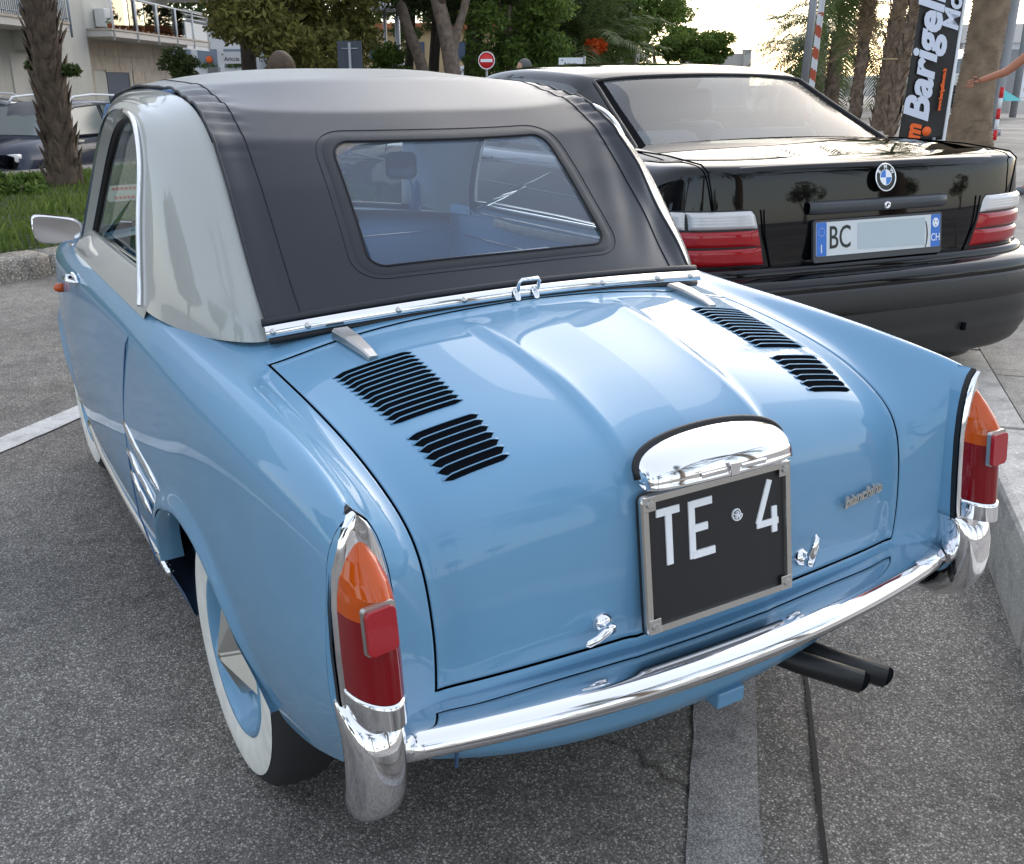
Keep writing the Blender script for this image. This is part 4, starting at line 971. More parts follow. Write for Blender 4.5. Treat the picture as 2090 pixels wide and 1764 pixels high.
# body wall: rings round the car at height z, perimeter parameter s from rear centre to nose centre
PER = [(0, 0), (.20, .001), (.40, .008), (.52, .018), (.62, .036), (.70, .070), (.755, .125), (.790, .21), (.812, .34), (.828, .55), (.838, .85), (.845, 1.2), (.85, 1.7), (.85, 2.3), (.848, 2.8), (.84, 3.2), (.83, 3.6), (.80, 3.95), (.72, 4.18), (.50, 4.30), (.25, 4.34), (0, 4.35)]
NP = len(PER)
def dzb(y): return ip(y, [0, .5, 1.2, 2.2, 2.9, 3.6, 4.1, 4.35], [0, 0, -.01, -.02, -.06, -.12, -.20, -.26])
ZL = [(.30, .07, .06), (.36, .035, .03), (.45, .018, .012), (.56, .010, .004), (.66, .004, 0), (.72, 0, 0), (.80, -.004, .004), (.88, .002, .012), (.935, .008, .028), (.975, .013, .047), (1.000, .018, .072), (1.016, .030, .105), (1.026, .060, .15), (1.034, .14, .22)]
rows = []
for z, ir, isd in ZL:
    row = []
    for k, (x, y) in enumerate(PER):
        t = k / (NP - 1); wr = 1 - sstep(4.5, 8, k); wf = sstep(15, 18, k); ins = ir * wr + isd * (1 - wr)
        tx = PER[min(k + 1, NP - 1)][0] - PER[max(k - 1, 0)][0]; ty = PER[min(k + 1, NP - 1)][1] - PER[max(k - 1, 0)][1]; l = math.hypot(tx, ty); nx, ny = -ty / l, tx / l     # inward
        zz = z if z < .7 else .7 + (z - .7) * (1 + dzb(y) / .334 * 1.0)
        row.append((max(0, x + nx * ins) if k not in (0, NP - 1) else 0, y + ny * ins, zz))
    rows.append(row)
BW = bcorr(np.array(rows), .8)
def bw(u, v): return bsp(bsp(BW, [v], 0), [u], 1)[0, 0]
us = np.linspace(0, NP - 1.0001, 240); vs_ = np.linspace(0, len(ZL) - 1.0001, 120)
SB = bsp(bsp(BW, vs_, 0), us, 1)
ub, vb = np.meshgrid((us[:-1] + us[1:]) / 2, (vs_[:-1] + vs_[1:]) / 2)
def mirror_emit(name, P, mask, mat, parent, sides=(1, -1)):
    o1 = []
    for sg in sides:
        Q = P.copy(); Q[..., 0] *= sg
        nv, nu = Q.shape[:2]; jj, ii = np.nonzero(mask); a = jj * nu + ii; q = np.stack([a, a + 1, a + nu + 1, a + nu], 1); q = q if sg > 0 else q[:, ::-1]
        us_ = np.unique(q); mp = -np.ones(nv * nu, int); mp[us_] = np.arange(len(us_)); o1.append((Q.reshape(-1, 3)[us_], mp[q]))
    Vv, Ff = joinv(o1); o = mesh(name, Vv, Ff, mat, parent)
    bm = bmesh.new(); bm.from_mesh(o.data); bmesh.ops.remove_doubles(bm, verts=bm.verts, dist=1e-5); bmesh.ops.recalc_face_normals(bm, faces=bm.faces); bm.to_mesh(o.data); bm.free(); return o
Yb, Zb = (SB[:-1, :-1, 1] + SB[1:, 1:, 1]) / 2, (SB[:-1, :-1, 2] + SB[1:, 1:, 2]) / 2
arch = np.zeros_like(Yb, bool)
for cy_ in (.92, 3.62): arch |= (np.hypot(Yb - cy_, Zb - .31) < .345) & (ub > 7) & (ub < 18)
mirror_emit('body', SB, ~arch, 'bmwblack', cp)
# boot lid top, shut lines
def dk(x, y): return 1.018 + .034 * float(sstep(.03, .35, y)) + .012 * (1 - (x / .7) ** 2) * float(sstep(.05, .4, y)) - .010 * (abs(x) / .62) ** 4 + .004 * float(sstep(.06, .03, y))
P = [[(x, .022 + (.055 * (abs(x) / .65) ** 3) + (yy - .03), dk(x, yy)) for x in np.linspace(-.640, .640, 41)] for yy in [.030, .035, .045, .06, .09, .15, .25, .35, .45, .52]]
P = [[(p[0], p[1] - .012, p[2] - .022) for p in P[0]], [(p[0], p[1] - .009, p[2] - .006) for p in P[0]]] + P
fixn(grid('boot_lid', P, 'bmwblack', cp))
P = [[(sx * (.62 + .10 * t), y + .02 + .05 * t, 1.020 + .03 * float(sstep(.03, .4, y)) - .02 * t - .015 * t * t - (.0 if y > .06 else .01)) for t in np.linspace(0, 1, 6)] for sx in (1,) for y in (.035, .06, .12, .25, .4, .6)]
for sx in (-1, 1): 
    Q = np.array(P); Q[..., 0] *= sx; fixn(grid('quarter_top', Q, 'bmwblack', cp))
for sx in (-1, 1):
    tube('lid_gap', [(sx * .642, .50, 1.046), (sx * .642, .25, 1.042), (sx * .642, .08, 1.027), (sx * .640, .046, 1.008), (sx * .628, .038, .95), (sx * .620, .034, .898)], .0028, 'void', cp, seg=6)
    tube('lid_gap', [(sx * .452, .006, .897), (sx * .443, .002, .82), (sx * .412, .006, .732), (sx * .395, .004, .700), (sx * .20, .002, .694), (0, .002, .694)], .0030, 'void', cp, seg=6)
# greenhouse
GY = [.40, .47, .60, .75, .88, .97, 1.10, 1.45, 1.75, 1.98, 2.25, 2.55, 2.90]
GT = [1.02, 1.052, 1.117, 1.192, 1.262, 1.297, 1.312, 1.328, 1.322, 1.285, 1.20, 1.10, .985]
GE = [.62, .60, .572, .545, .520, .518, .525, .54, .545, .55, .575, .61, .66]
rows = []
for y, zt, xe in zip(GY, GT, GE):
    zb = 1.0 - .02 * y / 3; xb = .735 + .02 * min(1, y)
    zt2 = max(zt, zb + .01)
    rows.append([(0, y, zt2), (xe * .35, y, zt2 - .002), (xe * .7, y + .008, zt2 - .008), (xe * .9, y + .016, zt2 - .018), (xe, y + .02, zt2 - .030), (xe + (xb - xe) * .16, y + .02, zt2 - .062 if zt2 - .062 > zb else (zt2 * .7 + zb * .3)), (xe + (xb - xe) * .45, y, zb + (zt2 - zb) * .50), (xe + (xb - xe) * .75, y, zb + (zt2 - zb) * .22), (xb, y, zb - .03)])
GH = bcorr(np.array(rows), .7); gu = np.linspace(0, 7.9999, 96); gv = np.linspace(0, 11.9999, 150)
SG = bsp(bsp(GH, gv, 0), gu, 1); guc, gvc = np.meshgrid((gu[:-1] + gu[1:]) / 2, (gv[:-1] + gv[1:]) / 2)
rear_g = (guc < 3.45) & (gvc > .95) & (gvc < 4.22); ws_g = (guc < 3.4) & (gvc > 8.7) & (gvc < 11.8)
side_g = (guc > 4.9) & (guc < 7.3) & (gvc > 3.1 + (7.2 - guc) * .62) & (gvc < 10.2 - (7.3 - guc) * .95)
mirror_emit('roof_and_pillars', SG, ~(rear_g | ws_g | side_g), 'bmwblack', cp)
mirror_emit('rear_glass', SG, rear_g, 'tinted', cp); mirror_emit('windscreen', SG, ws_g, 'glass', cp); mirror_emit('side_glass', SG, side_g, 'tinted', cp, (1,)); mirror_emit('side_glass', SG, side_g, 'tinted', cp, (-1,))
def gp_(u, v, off=.002):
    p = bsp(bsp(GH, [v], 0), [abs(u)], 1)[0, 0].copy(); p[0] *= 1 if u >= 0 else -1; return (p[0], p[1] - off, p[2] + off)
tube('rear_glass_seal', [gp_(u, 4.24) for u in np.linspace(-3.45, 3.45, 30)] + [gp_(3.47, v) for v in np.linspace(4.0, .95, 14)] + [gp_(u, .93) for u in np.linspace(3.4, -3.4, 30)] + [gp_(-3.47, v) for v in np.linspace(.98, 4.1, 14)], .0075, 'black', cp, closed=True, seg=6)
for sx in (-1, 1):
    fb = [[gp_(sx * u, v, .0015) for u in (2.95, 3.2, 3.45)] for v in np.linspace(.98, 4.2, 20)]
    fixn(grid('glass_border', fb, 'void', cp))
fixn(grid('glass_border', [[gp_(u, v, .0015) for u in np.linspace(-3.3, 3.3, 30)] for v in (.97, 1.08, 1.2)], 'void', cp))
# cabin: seats, parcel shelf, steering wheel
box('cabin_tub', -.70, .70, .50, 2.95, .40, .93, 'seat_cloth', cp)
for sx in (-1, 1):
    box('rear_seat_back', sx * .3 - .27, sx * .3 + .27, -.06, .06, -.20, .16, 'seat_cloth', cp, bevel=.05, smooth=True, rot=Matrix.Translation((0, .86, .92)) @ Matrix.Rotation(R(-18), 4, 'X'))
    f_ = box('front_seat_back', sx * .38 - .24, sx * .38 + .24, -.06, .06, -.3, .15, 'seat_blue' if sx < 0 else 'seat_cloth', cp, bevel=.06, smooth=True, seg=4, rot=Matrix.Translation((0, 1.60, .93)) @ Matrix.Rotation(R(-16), 4, 'X'))
    box('headrest', sx * .38 - .13, sx * .38 + .13, -.04, .05, .0, .13, 'seat_blue' if sx < 0 else 'seat_cloth', cp, bevel=.04, smooth=True, seg=3, rot=Matrix.Translation((0, 1.56, 1.09)) @ Matrix.Rotation(R(-12), 4, 'X'))
box('dashboard', -.68, .68, 2.35, 2.85, .80, .965, 'seat_cloth', cp, bevel=.05, smooth=True)
tube('steering_wheel', [(-.36 + .19 * math.cos(a), 2.22 - .05 * math.sin(a), .93 + .18 * math.sin(a)) for a in np.linspace(0, 6.283, 33)[:-1]], .014, 'black', cp, closed=True)
# tail lamps following the corner of the body: patches just proud of the surface
def body_at(s_, z):
    vs2 = np.linspace(2, 11, 60); c = bsp(bsp(BW, vs2, 0), [s_], 1)[:, 0]; v = float(np.interp(z, c[:, 2], vs2)); return bw(s_, v)
def s_of_x(x): 
    c = bsp(BW[6:7], np.linspace(0, 8.5, 200), 1)[0]; return float(np.interp(x, c[:, 0], np.linspace(0, 8.5, 200)))
for sx in (-1, 1):
    lt = bpy.data.objects.new('tail_lamp', None); COL.objects.link(lt); lt.parent = cp
    s1 = 8.1
    def patch(name, z0, z1, f0, f1, mat, off, ribs=0, n=5, r=.0, so=.02):
        P = []
        for j in range(n):
            z = z0 + (z1 - z0) * j / (n - 1); xi = .442 + (.466 + .018 - .442) * 0 + (.470 - .426) * (z - .734) / .158 - .012
            s0_ = s_of_x(xi + so + r * max(0, (z - .875) / .02) ** 2); row = []
            for i in range(37):
                s_ = s0_ + (s1 - s0_) * (f0 + (f1 - f0) * i / 36); p = body_at(s_, z); q = body_at(s_ + .02, z); tx, ty = q[0] - p[0], q[1] - p[1]; l = math.hypot(tx, ty) or 1; nx, ny = ty / l, -tx / l
                e = off * min(1, 14 * min(i + .3, 36.3 - i) / 36, 3 * min(j + .25, n - .75 - j) / (n / 2)) + (ribs * math.sin(z * 700) if ribs else 0)
                row.append((sx * (p[0] + nx * e), p[1] + ny * e, z))
            P.append(row)
        o = grid(name, P, mat, lt); fixn(o); return o
    patch('lamp_gasket', .728, .899, 0, 1.01, 'black', .004, n=9, so=0.0, r=.010)
    patch('clear_lens', .842, .895, .0, .42, 'clear_lens', .012, .0007, 16, r=.012, so=.006)
    patch('clear_lens', .842, .895, .43, 1.0, 'clear_lens', .012, .0007, 16, r=.0, so=.006)
    patch('red_lens', .790, .839, 0, 1.0, 'dark_red_lens', .012, .0, 9, so=.006)
    patch('red_lens', .734, .787, 0, 1.0, 'dark_red_lens', .012, .0, 9, so=.006)
# bumper: paint band on top, rubbing strip, skirt
def off_path(d, n0=0, n1=9.6, z=.7, n=60):
    out = []
    for s_ in np.linspace(n0, n1, n):
        p = bsp(BW[4:5], [s_], 1)[0, 0]; q = bsp(BW[4:5], [s_ + .02], 1)[0, 0]; tx, ty = q[0] - p[0], q[1] - p[1]; l = math.hypot(tx, ty); out.append((p[0] + ty / l * d, p[1] - tx / l * d))
    return out
def ring(name, prof, mat, s1=9.6):
    P = []
    for d, z in prof:
        h = off_path(d, 0, s1); P.append([(-x, y, z) for x, y in h[::-1]] + [(x, y, z) for x, y in h[1:]])
    o = grid(name, P, mat, cp); fixn(o); return o
bsh = lambda: None
ring('bumper_step', [(.004, .726), (.030, .727), (.040, .720), (.042, .706)], 'bmwblack')
ring('bumper_top', [(.02, .708), (.05, .704), (.085, .692), (.100, .678), (.104, .664), (.103, .655)], 'bmwblack')
ring('bumper_strip', [(.100, .655), (.108, .653), (.112, .646), (.113, .60), (.112, .575), (.108, .572)], 'bplastic')
ring('bumper_skirt', [(.106, .572), (.108, .55), (.106, .52), (.100, .49), (.101, .486), (.094, .45), (.080, .425), (.081, .420), (.066, .395), (.040, .372), (.0, .360), (-.1, .358)], 'bplastic')
box('tow_eye_cover', .34, .355, -.105, -.095, .475, .50, 'void', cp)
# plate, trim strip above it with the lock, roundel
yaw_m = Matrix.Translation((0, -.012, .7986)) @ Matrix.Rotation(R(90 - 9), 4, 'X')
pt = bpy.data.objects.new('registration_plate', None); COL.objects.link(pt); pt.parent = cp
prism('plate_holder', rrect(.538, .128, .008), .010, 'bsatin', pt, yaw_m @ Matrix.Translation((0, -.006, -.002)), .003)
prism('plate', rrect(.520, .102, .005), .002, 'plate_white', pt, yaw_m @ Matrix.Translation((0, 0, .0085)), .0005)
for x, nm in ((-.239, 'blue_band'), (.239, 'blue_band')): prism(nm, rrect(.040, .101, .003), .0008, 'plate_blue', pt, yaw_m @ Matrix.Translation((x, 0, .0104)))
pmm = yaw_m @ Matrix.Translation((0, 0, .0108))
prism('blank_patch', [(-.092, -.038), (.192, -.043), (.192, .044), (-.092, .042)], .0008, 'plate_blank', pt, pmm)
text('letters', 'BC', .098, 'letter_black', pt, pmm @ Matrix.Translation((-.165, .0, 0)), .001, .0004, xs=.74)
text('letters', ')', .09, 'letter_black', pt, pmm @ Matrix.Translation((.201, -.004, 0)), .001, 0, xs=.5)
text('letters', 'I', .036, 'white_paint', pt, pmm @ Matrix.Translation((-.240, -.030, .0004)), .0008, 0)
text('letters', 'CH', .034, 'white_paint', pt, pmm @ Matrix.Translation((.239, -.022, .0004)), .0008, 0, xs=.85)
prism('roundel_mark', [(.0135 * math.cos(a), .015 * math.sin(a)) for a in np.linspace(0, 6.283, 25)[:-1]], .0008, 'white_paint', pt, pmm @ Matrix.Translation((.239, .025, .0004)))
for q, ch in (((-.0065, .003), 'T'), ((.0065, .003), 'C'), ((0, -.0085), 'S')): text('letters', ch, .009, 'plate_blue', pt, pmm @ Matrix.Translation((.239 + q[0], .025 + q[1], .0013)), .0005, .0004)
for k in range(12): 
    a = k * math.pi / 6; prism('star', [(.0012, 0), (0, .0012), (-.0012, 0), (0, -.0012)], .0006, 'white_paint', pt, pmm @ Matrix.Translation((-.239 + .012 * math.cos(a), .022 + .012 * math.sin(a), .0004)))
P = [[(x, -.006 - d - .004 * (1 - (x / .29) ** 2), z) for x in np.linspace(-.285, .285, 24)] for d, z in ((-.01, .912), (.006, .911), (.014, .905), (.016, .892), (.013, .879), (.004, .874), (-.01, .873))]
P = np.array(P); P[:, 0, 1] += .012; P[:, -1, 1] += .012
fixn(grid('boot_handle', P, 'bsatin', cp))
lathe('lock', [(.0001, -.004), (.006, -.004), (.0065, -.007), (.0105, -.007), (.0115, .0), (.0115, .012)], 'chrome', cp, 20, 'Y', (.008, -.028, .892)); box('key_slot', .007, .009, -.0335, -.0320, .887, .897, 'void', cp)
rm = Matrix.Translation((.010, -.004, .972)) @ Matrix.Rotation(R(90 - 14), 4, 'X')
rn = bpy.data.objects.new('roundel_badge', None); COL.objects.link(rn); rn.parent = cp
def disc(name, r0, r1, a0, a1, z0, z1, mat):
    n = max(3, int((a1 - a0) / .13)); pts_ = [(r1 * math.cos(a), r1 * math.sin(a)) for a in np.linspace(a0, a1, n + 1)]
    if r0 > 0: pts_ += [(r0 * math.cos(a), r0 * math.sin(a)) for a in np.linspace(a1, a0, n + 1)]
    else: pts_ += [(0, 0)]
    if a1 - a0 > 6.2: pts_ = pts_[:n] if r0 == 0 else pts_
    return prism(name, pts_, z1 - z0, mat, rn, rm @ Matrix.Translation((0, 0, z0)))
disc('badge_base', 0, .0405, 0, 2 * math.pi, 0, .003, 'letter_black')
tube('badge_rim', [rm @ Vector((.0405 * math.cos(a), .0405 * math.sin(a), .003)) for a in np.linspace(0, 6.283, 41)[:-1]], .0024, 'chrome', rn, closed=True, seg=8)
tube('inner_rim', [rm @ Vector((.0235 * math.cos(a), .0235 * math.sin(a), .0035)) for a in np.linspace(0, 6.283, 33)[:-1]], .0012, 'chrome', rn, closed=True, seg=6)
for k in range(4): disc('badge_quarter', 0, .0232, k * math.pi / 2, (k + 1) * math.pi / 2, .003, .0042, 'badge_blue' if k % 2 else 'white_paint')
for a, ch in ((145, 'B'), (90, 'M'), (35, 'W')):
    text('badge_letter', ch, .017, 'white_paint', rn, rm @ Matrix.Rotation(R(a - 90), 4, 'Z') @ Matrix.Translation((0, .0318, .0034)), .0006, .0005)
# rear wiper shadow is reflection; wheels, mirror, side details seen through the blue car
for sx in (-1, 1):
    for cy_ in (.92, 3.62):
        wo_ = bpy.data.objects.new('wheel', None); COL.objects.link(wo_); wo_.parent = cp; wo_.location = (sx * .74, cy_, .31)
        lathe('tyre', [(.20, -.09), (.28, -.10), (.305, -.08), (.31, -.03), (.31, .03), (.305, .08), (.28, .10), (.20, .09)], 'tyre', wo_, 40, 'X', caps=False)
        lathe('rim', [(.0001, sx * .075), (.06, sx * .08), (.10, sx * .06), (.17, sx * .07), (.20, sx * .095), (.205, sx * .08)], 'alu', wo_, 30, 'X')
    tube('door_handle', [(sx * .838, 1.42, .885), (sx * .858, 1.45, .888), (sx * .858, 1.57, .886), (sx * .838, 1.60, .884)], .011, 'bsatin', cp, seg=8)
    tube('side_moulding', [(sx * (float(np.interp(y, [p[1] for p in PER[:17]], [p[0] for p in PER[:17]])) + .006), y, .62) for y in np.linspace(1.32, 3.2, 12)], .018, 'bplastic', cp, seg=6, flat=.5)
    dm_ = bpy.data.objects.new('side_mirror', None); COL.objects.link(dm_); dm_.parent = cp
    box('mirror_shell', sx * .80, sx * .98, 2.33, 2.44, .985, 1.095, 'bmwblack', dm_, bevel=.035, smooth=True, seg=3); box('mirror_glass', min(sx * .815, sx * .965), max(sx * .815, sx * .965), 2.322, 2.328, 1.0, 1.08, 'chrome', dm_)
tube('door_gap', [(-.853, 2.72, .40), (-.857, 2.74, .7), (-.80, 2.70, .97)], .003, 'void', cp); tube('door_gap', [(-.842, 1.30, .40), (-.838, 1.27, .7), (-.79, 1.25, .98)], .003, 'void', cp)
tube('shoulder_line', [(-(float(np.interp(y, [p[1] for p in PER[:17]], [p[0] for p in PER[:17]])) + .001 - .012), y, .90 - .02 * y / 3) for y in np.linspace(.3, 3.6, 20)], .003, 'bmwblack', cp, seg=6)
tube('aerial', [(.0, 2.75, .98), (-.02, 2.85, 1.3)], .003, 'black', cp)
# wiper stalk on the rear glass


# fit of the coupe's heights and lengths to the measured points
def remap(o, seen=set()):
    for c in o.children:
        if c.type == 'MESH' and c.data.name not in seen and not (c.parent.name.startswith('wheel')):
            seen.add(c.data.name)
            for v in c.data.vertices:
                x, y, z = v.co
                v.co.z = z + float(np.interp(z, [.1, .4, .73, .89, 1.02, 1.06, 1.266], [0, -.045, -.033, -.025, -.017, -.015, 0])); v.co.y = y + float(np.interp(y, [.1, .47, .9, 3.9, 4.35], [0, .078, .145, .145, .0]))
        elif c.name.startswith('wheel'): c.location.y += .12
        remap(c)
remap(cp)
# ================================================================ surroundings
CM = cam.matrix_world.to_3x3(); CL = cam.matrix_world.translation.copy()
FW = Vector((.50246, .8646, 0)); RT = Vector((.8646, -.50246, 0))
def at(px, py, D):
    """world point seen at pixel (2090 wide picture) at D metres in front of the camera, measured along the ground heading"""
    d = CM @ Vector(((px - 1045 + 47.55) / 2034.45, -(py - 882) / 2034.45, -1)); return CL + d * (D / d.dot(FW))
def gat(px, D, z=0.0):
    p = at(px, 165, D); return Vector((p.x, p.y, z))
def wl(lat, D, z): p = CL + FW * D + RT * lat; return Vector((p.x, p.y, z))
AZ = math.atan2(FW.y, FW.x)                     # heading of local +x = away from the camera
# ---- materials
M['leaf_olive'] = leafmat('olive_leaves', (.055, .066, .018), (.25, .23, .06), .6, .30, .5)
M['leaf_dark'] = leafmat('dark_pine_needles', (.018, .032, .010), (.085, .125, .032), .6, .22, .5)
M['leaf_green'] = leafmat('fresh_green_leaves', (.038, .075, .014), (.17, .25, .05), .6, .35, .5)
M['leaf_palm'] = leafmat('palm_frond', (.035, .055, .016), (.12, .16, .050), .5, .30, .4)
M['leaf_dry'] = leafmat('dry_frond', (.16, .10, .05), (.34, .25, .15), .7, .25, .8)
M['bark'] = pbr('grey_brown_bark', (.17, .13, .10), .9, noise_amt=.45, noise_scale=7, bump=1, bump_scale=25)
M['bark_dark'] = pbr('dark_bark', (.045, .034, .028), .9, noise_amt=.4, noise_scale=7, bump=1, bump_scale=25)
M['boots'] = pbr('palm_leaf_bases', (.22, .16, .115), .9, noise_amt=.55, noise_scale=9, bump=1, bump_scale=40)
M['boots_dark'] = pbr('dark_palm_leaf_bases', (.095, .066, .046), .9, noise_amt=.5, noise_scale=9, bump=1, bump_scale=40)
M['palmtrunk'] = pbr('ringed_palm_trunk', (.23, .165, .11), .9, noise_amt=.4, noise_scale=4, bump=1, bump_scale=60)
M['render'] = pbr('pale_render', (.50, .50, .46), .9, noise_amt=.06, noise_scale=1.5)
M['travertine'] = pbr('travertine', (.46, .40, .33), .8, noise_amt=.18, noise_scale=2.5)
M['slab'] = pbr('balcony_slab', (.56, .53, .50), .8, noise_amt=.06)
M['rail_blue'] = pbr('blue_grey_rail', (.22, .27, .34), .5); M['white_metal'] = pbr('white_metal', (.70, .71, .72), .5)
M['garage'] = pbr('dark_blue_shutter', (.06, .085, .14), .5); M['pale_door'] = pbr('pale_door', (.52, .52, .50), .6)
M['suv'] = pbr('dark_slate_paint', (.028, .034, .055), .35, coat=.4, spec=.2); M['suv_trim'] = pbr('black_cladding', (.02, .02, .02), .6)
M['galv'] = pbr('galvanised_steel', (.30, .31, .33), .5, .4); M['sign_grey'] = pbr('sign_back', (.045, .055, .075), .5)
M['sign_red'] = pbr('sign_red', (.62, .02, .02), .4); M['signwhite'] = pbr('sign_white', (.74, .76, .80), .5); M['ochre'] = pbr('ochre_render', (.48, .36, .20), .9)
M['terra'] = pbr('terracotta', (.35, .12, .05), .8); M['teal'] = pbr('teal_canvas', (.04, .36, .38), .7); M['grey_roof'] = pbr('grey_roof', (.25, .25, .25), .8)
M['skin'] = pbr('skin', (.50, .27, .18), .55); M['tan_skin'] = pbr('tanned_skin', (.36, .14, .075), .5); M['hair_brown'] = pbr('brown_hair', (.075, .045, .022), .55, noise_amt=.4, noise_scale=30, bump=1, bump_scale=120)
M['hair_grey'] = pbr('grey_hair', (.11, .11, .10), .7); M['hair_fair'] = pbr('fair_hair', (.30, .18, .08), .6); M['shirt_white'] = pbr('white_shirt', (.66, .67, .78), .85); M['shorts'] = pbr('beige_shorts', (.55, .50, .42), .85); M['shirt_blue'] = pbr('blue_shirt', (.12, .18, .30), .85)
M['banner'] = pbr('black_banner_cloth', (.014, .013, .014), .38, noise_amt=.3, noise_scale=2); M['banner_text'] = pbr('banner_white_print', (.62, .66, .76), .6); M['banner_orange'] = pbr('banner_orange_print', (.80, .13, .02), .6)
M['striped_red'] = pbr('barber_red', (.50, .10, .05), .6)

# ---- foliage builders
def leaf_cloud(clumps, n, size, rng, flat=.0, hollow=.55, elong=1.6):
    """n leaf quads spread through ellipsoid clumps [(x,y,z,rx,ry,rz)]"""
    cl = np.array(clumps); wgt = (cl[:, 3] * cl[:, 4] * cl[:, 5]) ** .72; idx = rng.choice(len(cl), n, p=wgt / wgt.sum())
    d = rng.normal(size=(n, 3)); d /= np.linalg.norm(d, axis=1, keepdims=True); r = hollow + (1.05 - hollow) * rng.random(n) ** .7
    r *= 1 + .16 * np.sin(d[:, 0] * 7 + idx) * np.sin(d[:, 1] * 6 + idx * 2) + .12 * np.sin(d[:, 2] * 11 + idx)
    c = cl[idx, :3] + d * r[:, None] * cl[idx, 3:6]
    a = rng.normal(size=(n, 3)) + d * .3; a[:, 2] *= (1 - flat); a /= np.linalg.norm(a, axis=1, keepdims=True)
    b = rng.normal(size=(n, 3)); b -= a * (a * b).sum(1, keepdims=True); b /= np.linalg.norm(b, axis=1, keepdims=True)
    s = size * rng.uniform(.5, 1.4, n)[:, None]
    V_ = np.concatenate([c - a * s * elong, c + b * s * .6, c + a * s * elong, c - b * s * .6]); i = np.arange(n)
    return V_, np.stack([i, i + n, i + 2 * n, i + 3 * n], 1)
def clumpset(rng, box_, k, r0, r1, zf=.7):
    x0, x1, y0, y1, z0, z1 = box_; out = []
    for _ in range(k):
        u = rng.normal(size=3); u /= np.linalg.norm(u); u *= rng.random() ** .35
        r = rng.uniform(r0, r1); out.append(((x0 + x1) / 2 + u[0] * (x1 - x0) / 2, (y0 + y1) / 2 + u[1] * (y1 - y0) / 2, (z0 + z1) / 2 + u[2] * (z1 - z0) / 2, r, r, r * zf))
    return out
def make_tree(name, label, pos, crown_box, k, rr, n, leaf, mat, trunks, bark='bark', seed=1, cat='tree', group=None, limbs=5, zf=.7, clumps=None, flat=0, kind_=None):
    """everything in coordinates local to pos; crown_box in local axes x = away, y = left"""
    rng = np.random.default_rng(seed); t = thing(name, label, cat, pos, AZ, group)
    cl = clumps or clumpset(rng, crown_box, k, *rr, zf=zf)
    V_, F_ = leaf_cloud(cl, n, leaf, rng, flat); o = fastmesh('crown', V_, F_, mat, t)
    for ti, (path, r0, r1) in enumerate(trunks):
        pth = crv(path, 16); tube('trunk', pth, list(np.linspace(r0, r1, 16)), bark, t, seg=10)
        if ti == 0:
            for q in range(limbs):
                c = cl[int(rng.integers(len(cl)))]; e = np.array(c[:3]); s_ = pth[int(rng.integers(9, 15))]; mid = (s_ + e) / 2 + np.array([0, 0, -.2])
                tube('limb', crv([s_, mid, e], 8), list(np.linspace(r1 * .7, r1 * .15, 8)), bark, t, seg=6)
    return t
def frond_mesh(L, droop, wid, n, mat, feather=True, rng=None):
    rng = rng or np.random.default_rng(1); V_, F_ = [], []
    pts = []
    for k in range(15):
        t = k / 14; pts.append(np.array([L * (t - .12 * droop * t ** 3), 0, L * (.42 * t - droop * .95 * t ** 2.2)]))
    pts = np.array(pts)
    def P(t): i = min(int(t * 14), 13); f = t * 14 - i; return pts[i] * (1 - f) + pts[i + 1] * f
    for k in range(14):
        w_ = .03 * (1 - k / 15); a, b = pts[k], pts[k + 1]; i = len(V_)
        V_ += [a + [0, -w_, 0], a + [0, w_, 0], b + [0, w_ * .9, 0], b + [0, -w_ * .9, 0]]; F_.append((i, i + 1, i + 2, i + 3))
    for k in range(n):
        t = .14 + .86 * k / n; p = P(t); tg = P(min(1, t + .03)) - P(t - .03); tg /= np.linalg.norm(tg); l = wid * (math.sin(math.pi * min(1, t * 1.02)) ** .6 + .08) * rng.uniform(.85, 1.1)
        for s in (-1, 1):
            d = np.array([0, s * 1.0, 0]) * .80 + tg * .55 + np.array([0, 0, rng.uniform(-.35, .15)]); d /= np.linalg.norm(d); e = p + d * l + np.array([0, 0, -l * .22]); m_ = p + d * l * .5
            hw = tg * .018 * (L / 2.5); i = len(V_); V_ += [p - hw, p + hw, m_ + hw * 1.1, e, m_ - hw * 1.1]; F_ += [(i, i + 1, i + 2, i + 4), (i + 4, i + 2, i + 3, i + 3)]
    F_ = [f if f[2] != f[3] else (f[0], f[1], f[2]) for f in F_]
    me = bpy.data.meshes.new('frond'); me.from_pydata([tuple(map(float, p)) for p in V_], [], F_); me.materials.append(M[mat]); return me
FR = [frond_mesh(2.6, d_, .48, 34, 'leaf_palm', rng=np.random.default_rng(k)) for k, d_ in enumerate((.35, .7, 1.1))] 
FRD = frond_mesh(2.2, 1.2, .35, 24, 'leaf_dry', rng=np.random.default_rng(9))
def rough_trunk(name, H, r0, r1, lean, mat, parent, seed=0, flare=0.0, ring=.05, seg=28):
    rng = np.random.default_rng(seed); P = []; n = max(30, int(H / ring * 2)); ph = rng.uniform(0, 6, 4)
    for k in range(n):
        t = k / (n - 1); z = H * t; r = r0 + (r1 - r0) * t + flare * math.exp(-z / .28); r *= 1 + (.035 if k % 2 else -.025)
        row = []
        for i in range(seg):
            a = 2 * math.pi * i / seg; q = r * (1 + .03 * math.sin(a * 3 + ph[0] + z) + .025 * math.sin(a * 7 + z * 5 + ph[1]) + rng.uniform(-.022, .022)); row.append((lean[0] * t ** 1.3 * H + q * math.cos(a), lean[1] * t ** 1.3 * H + q * math.sin(a), z + rng.uniform(-.008, .008)))
        P.append(row)
    return grid(name, P, mat, parent, closed_u=True)
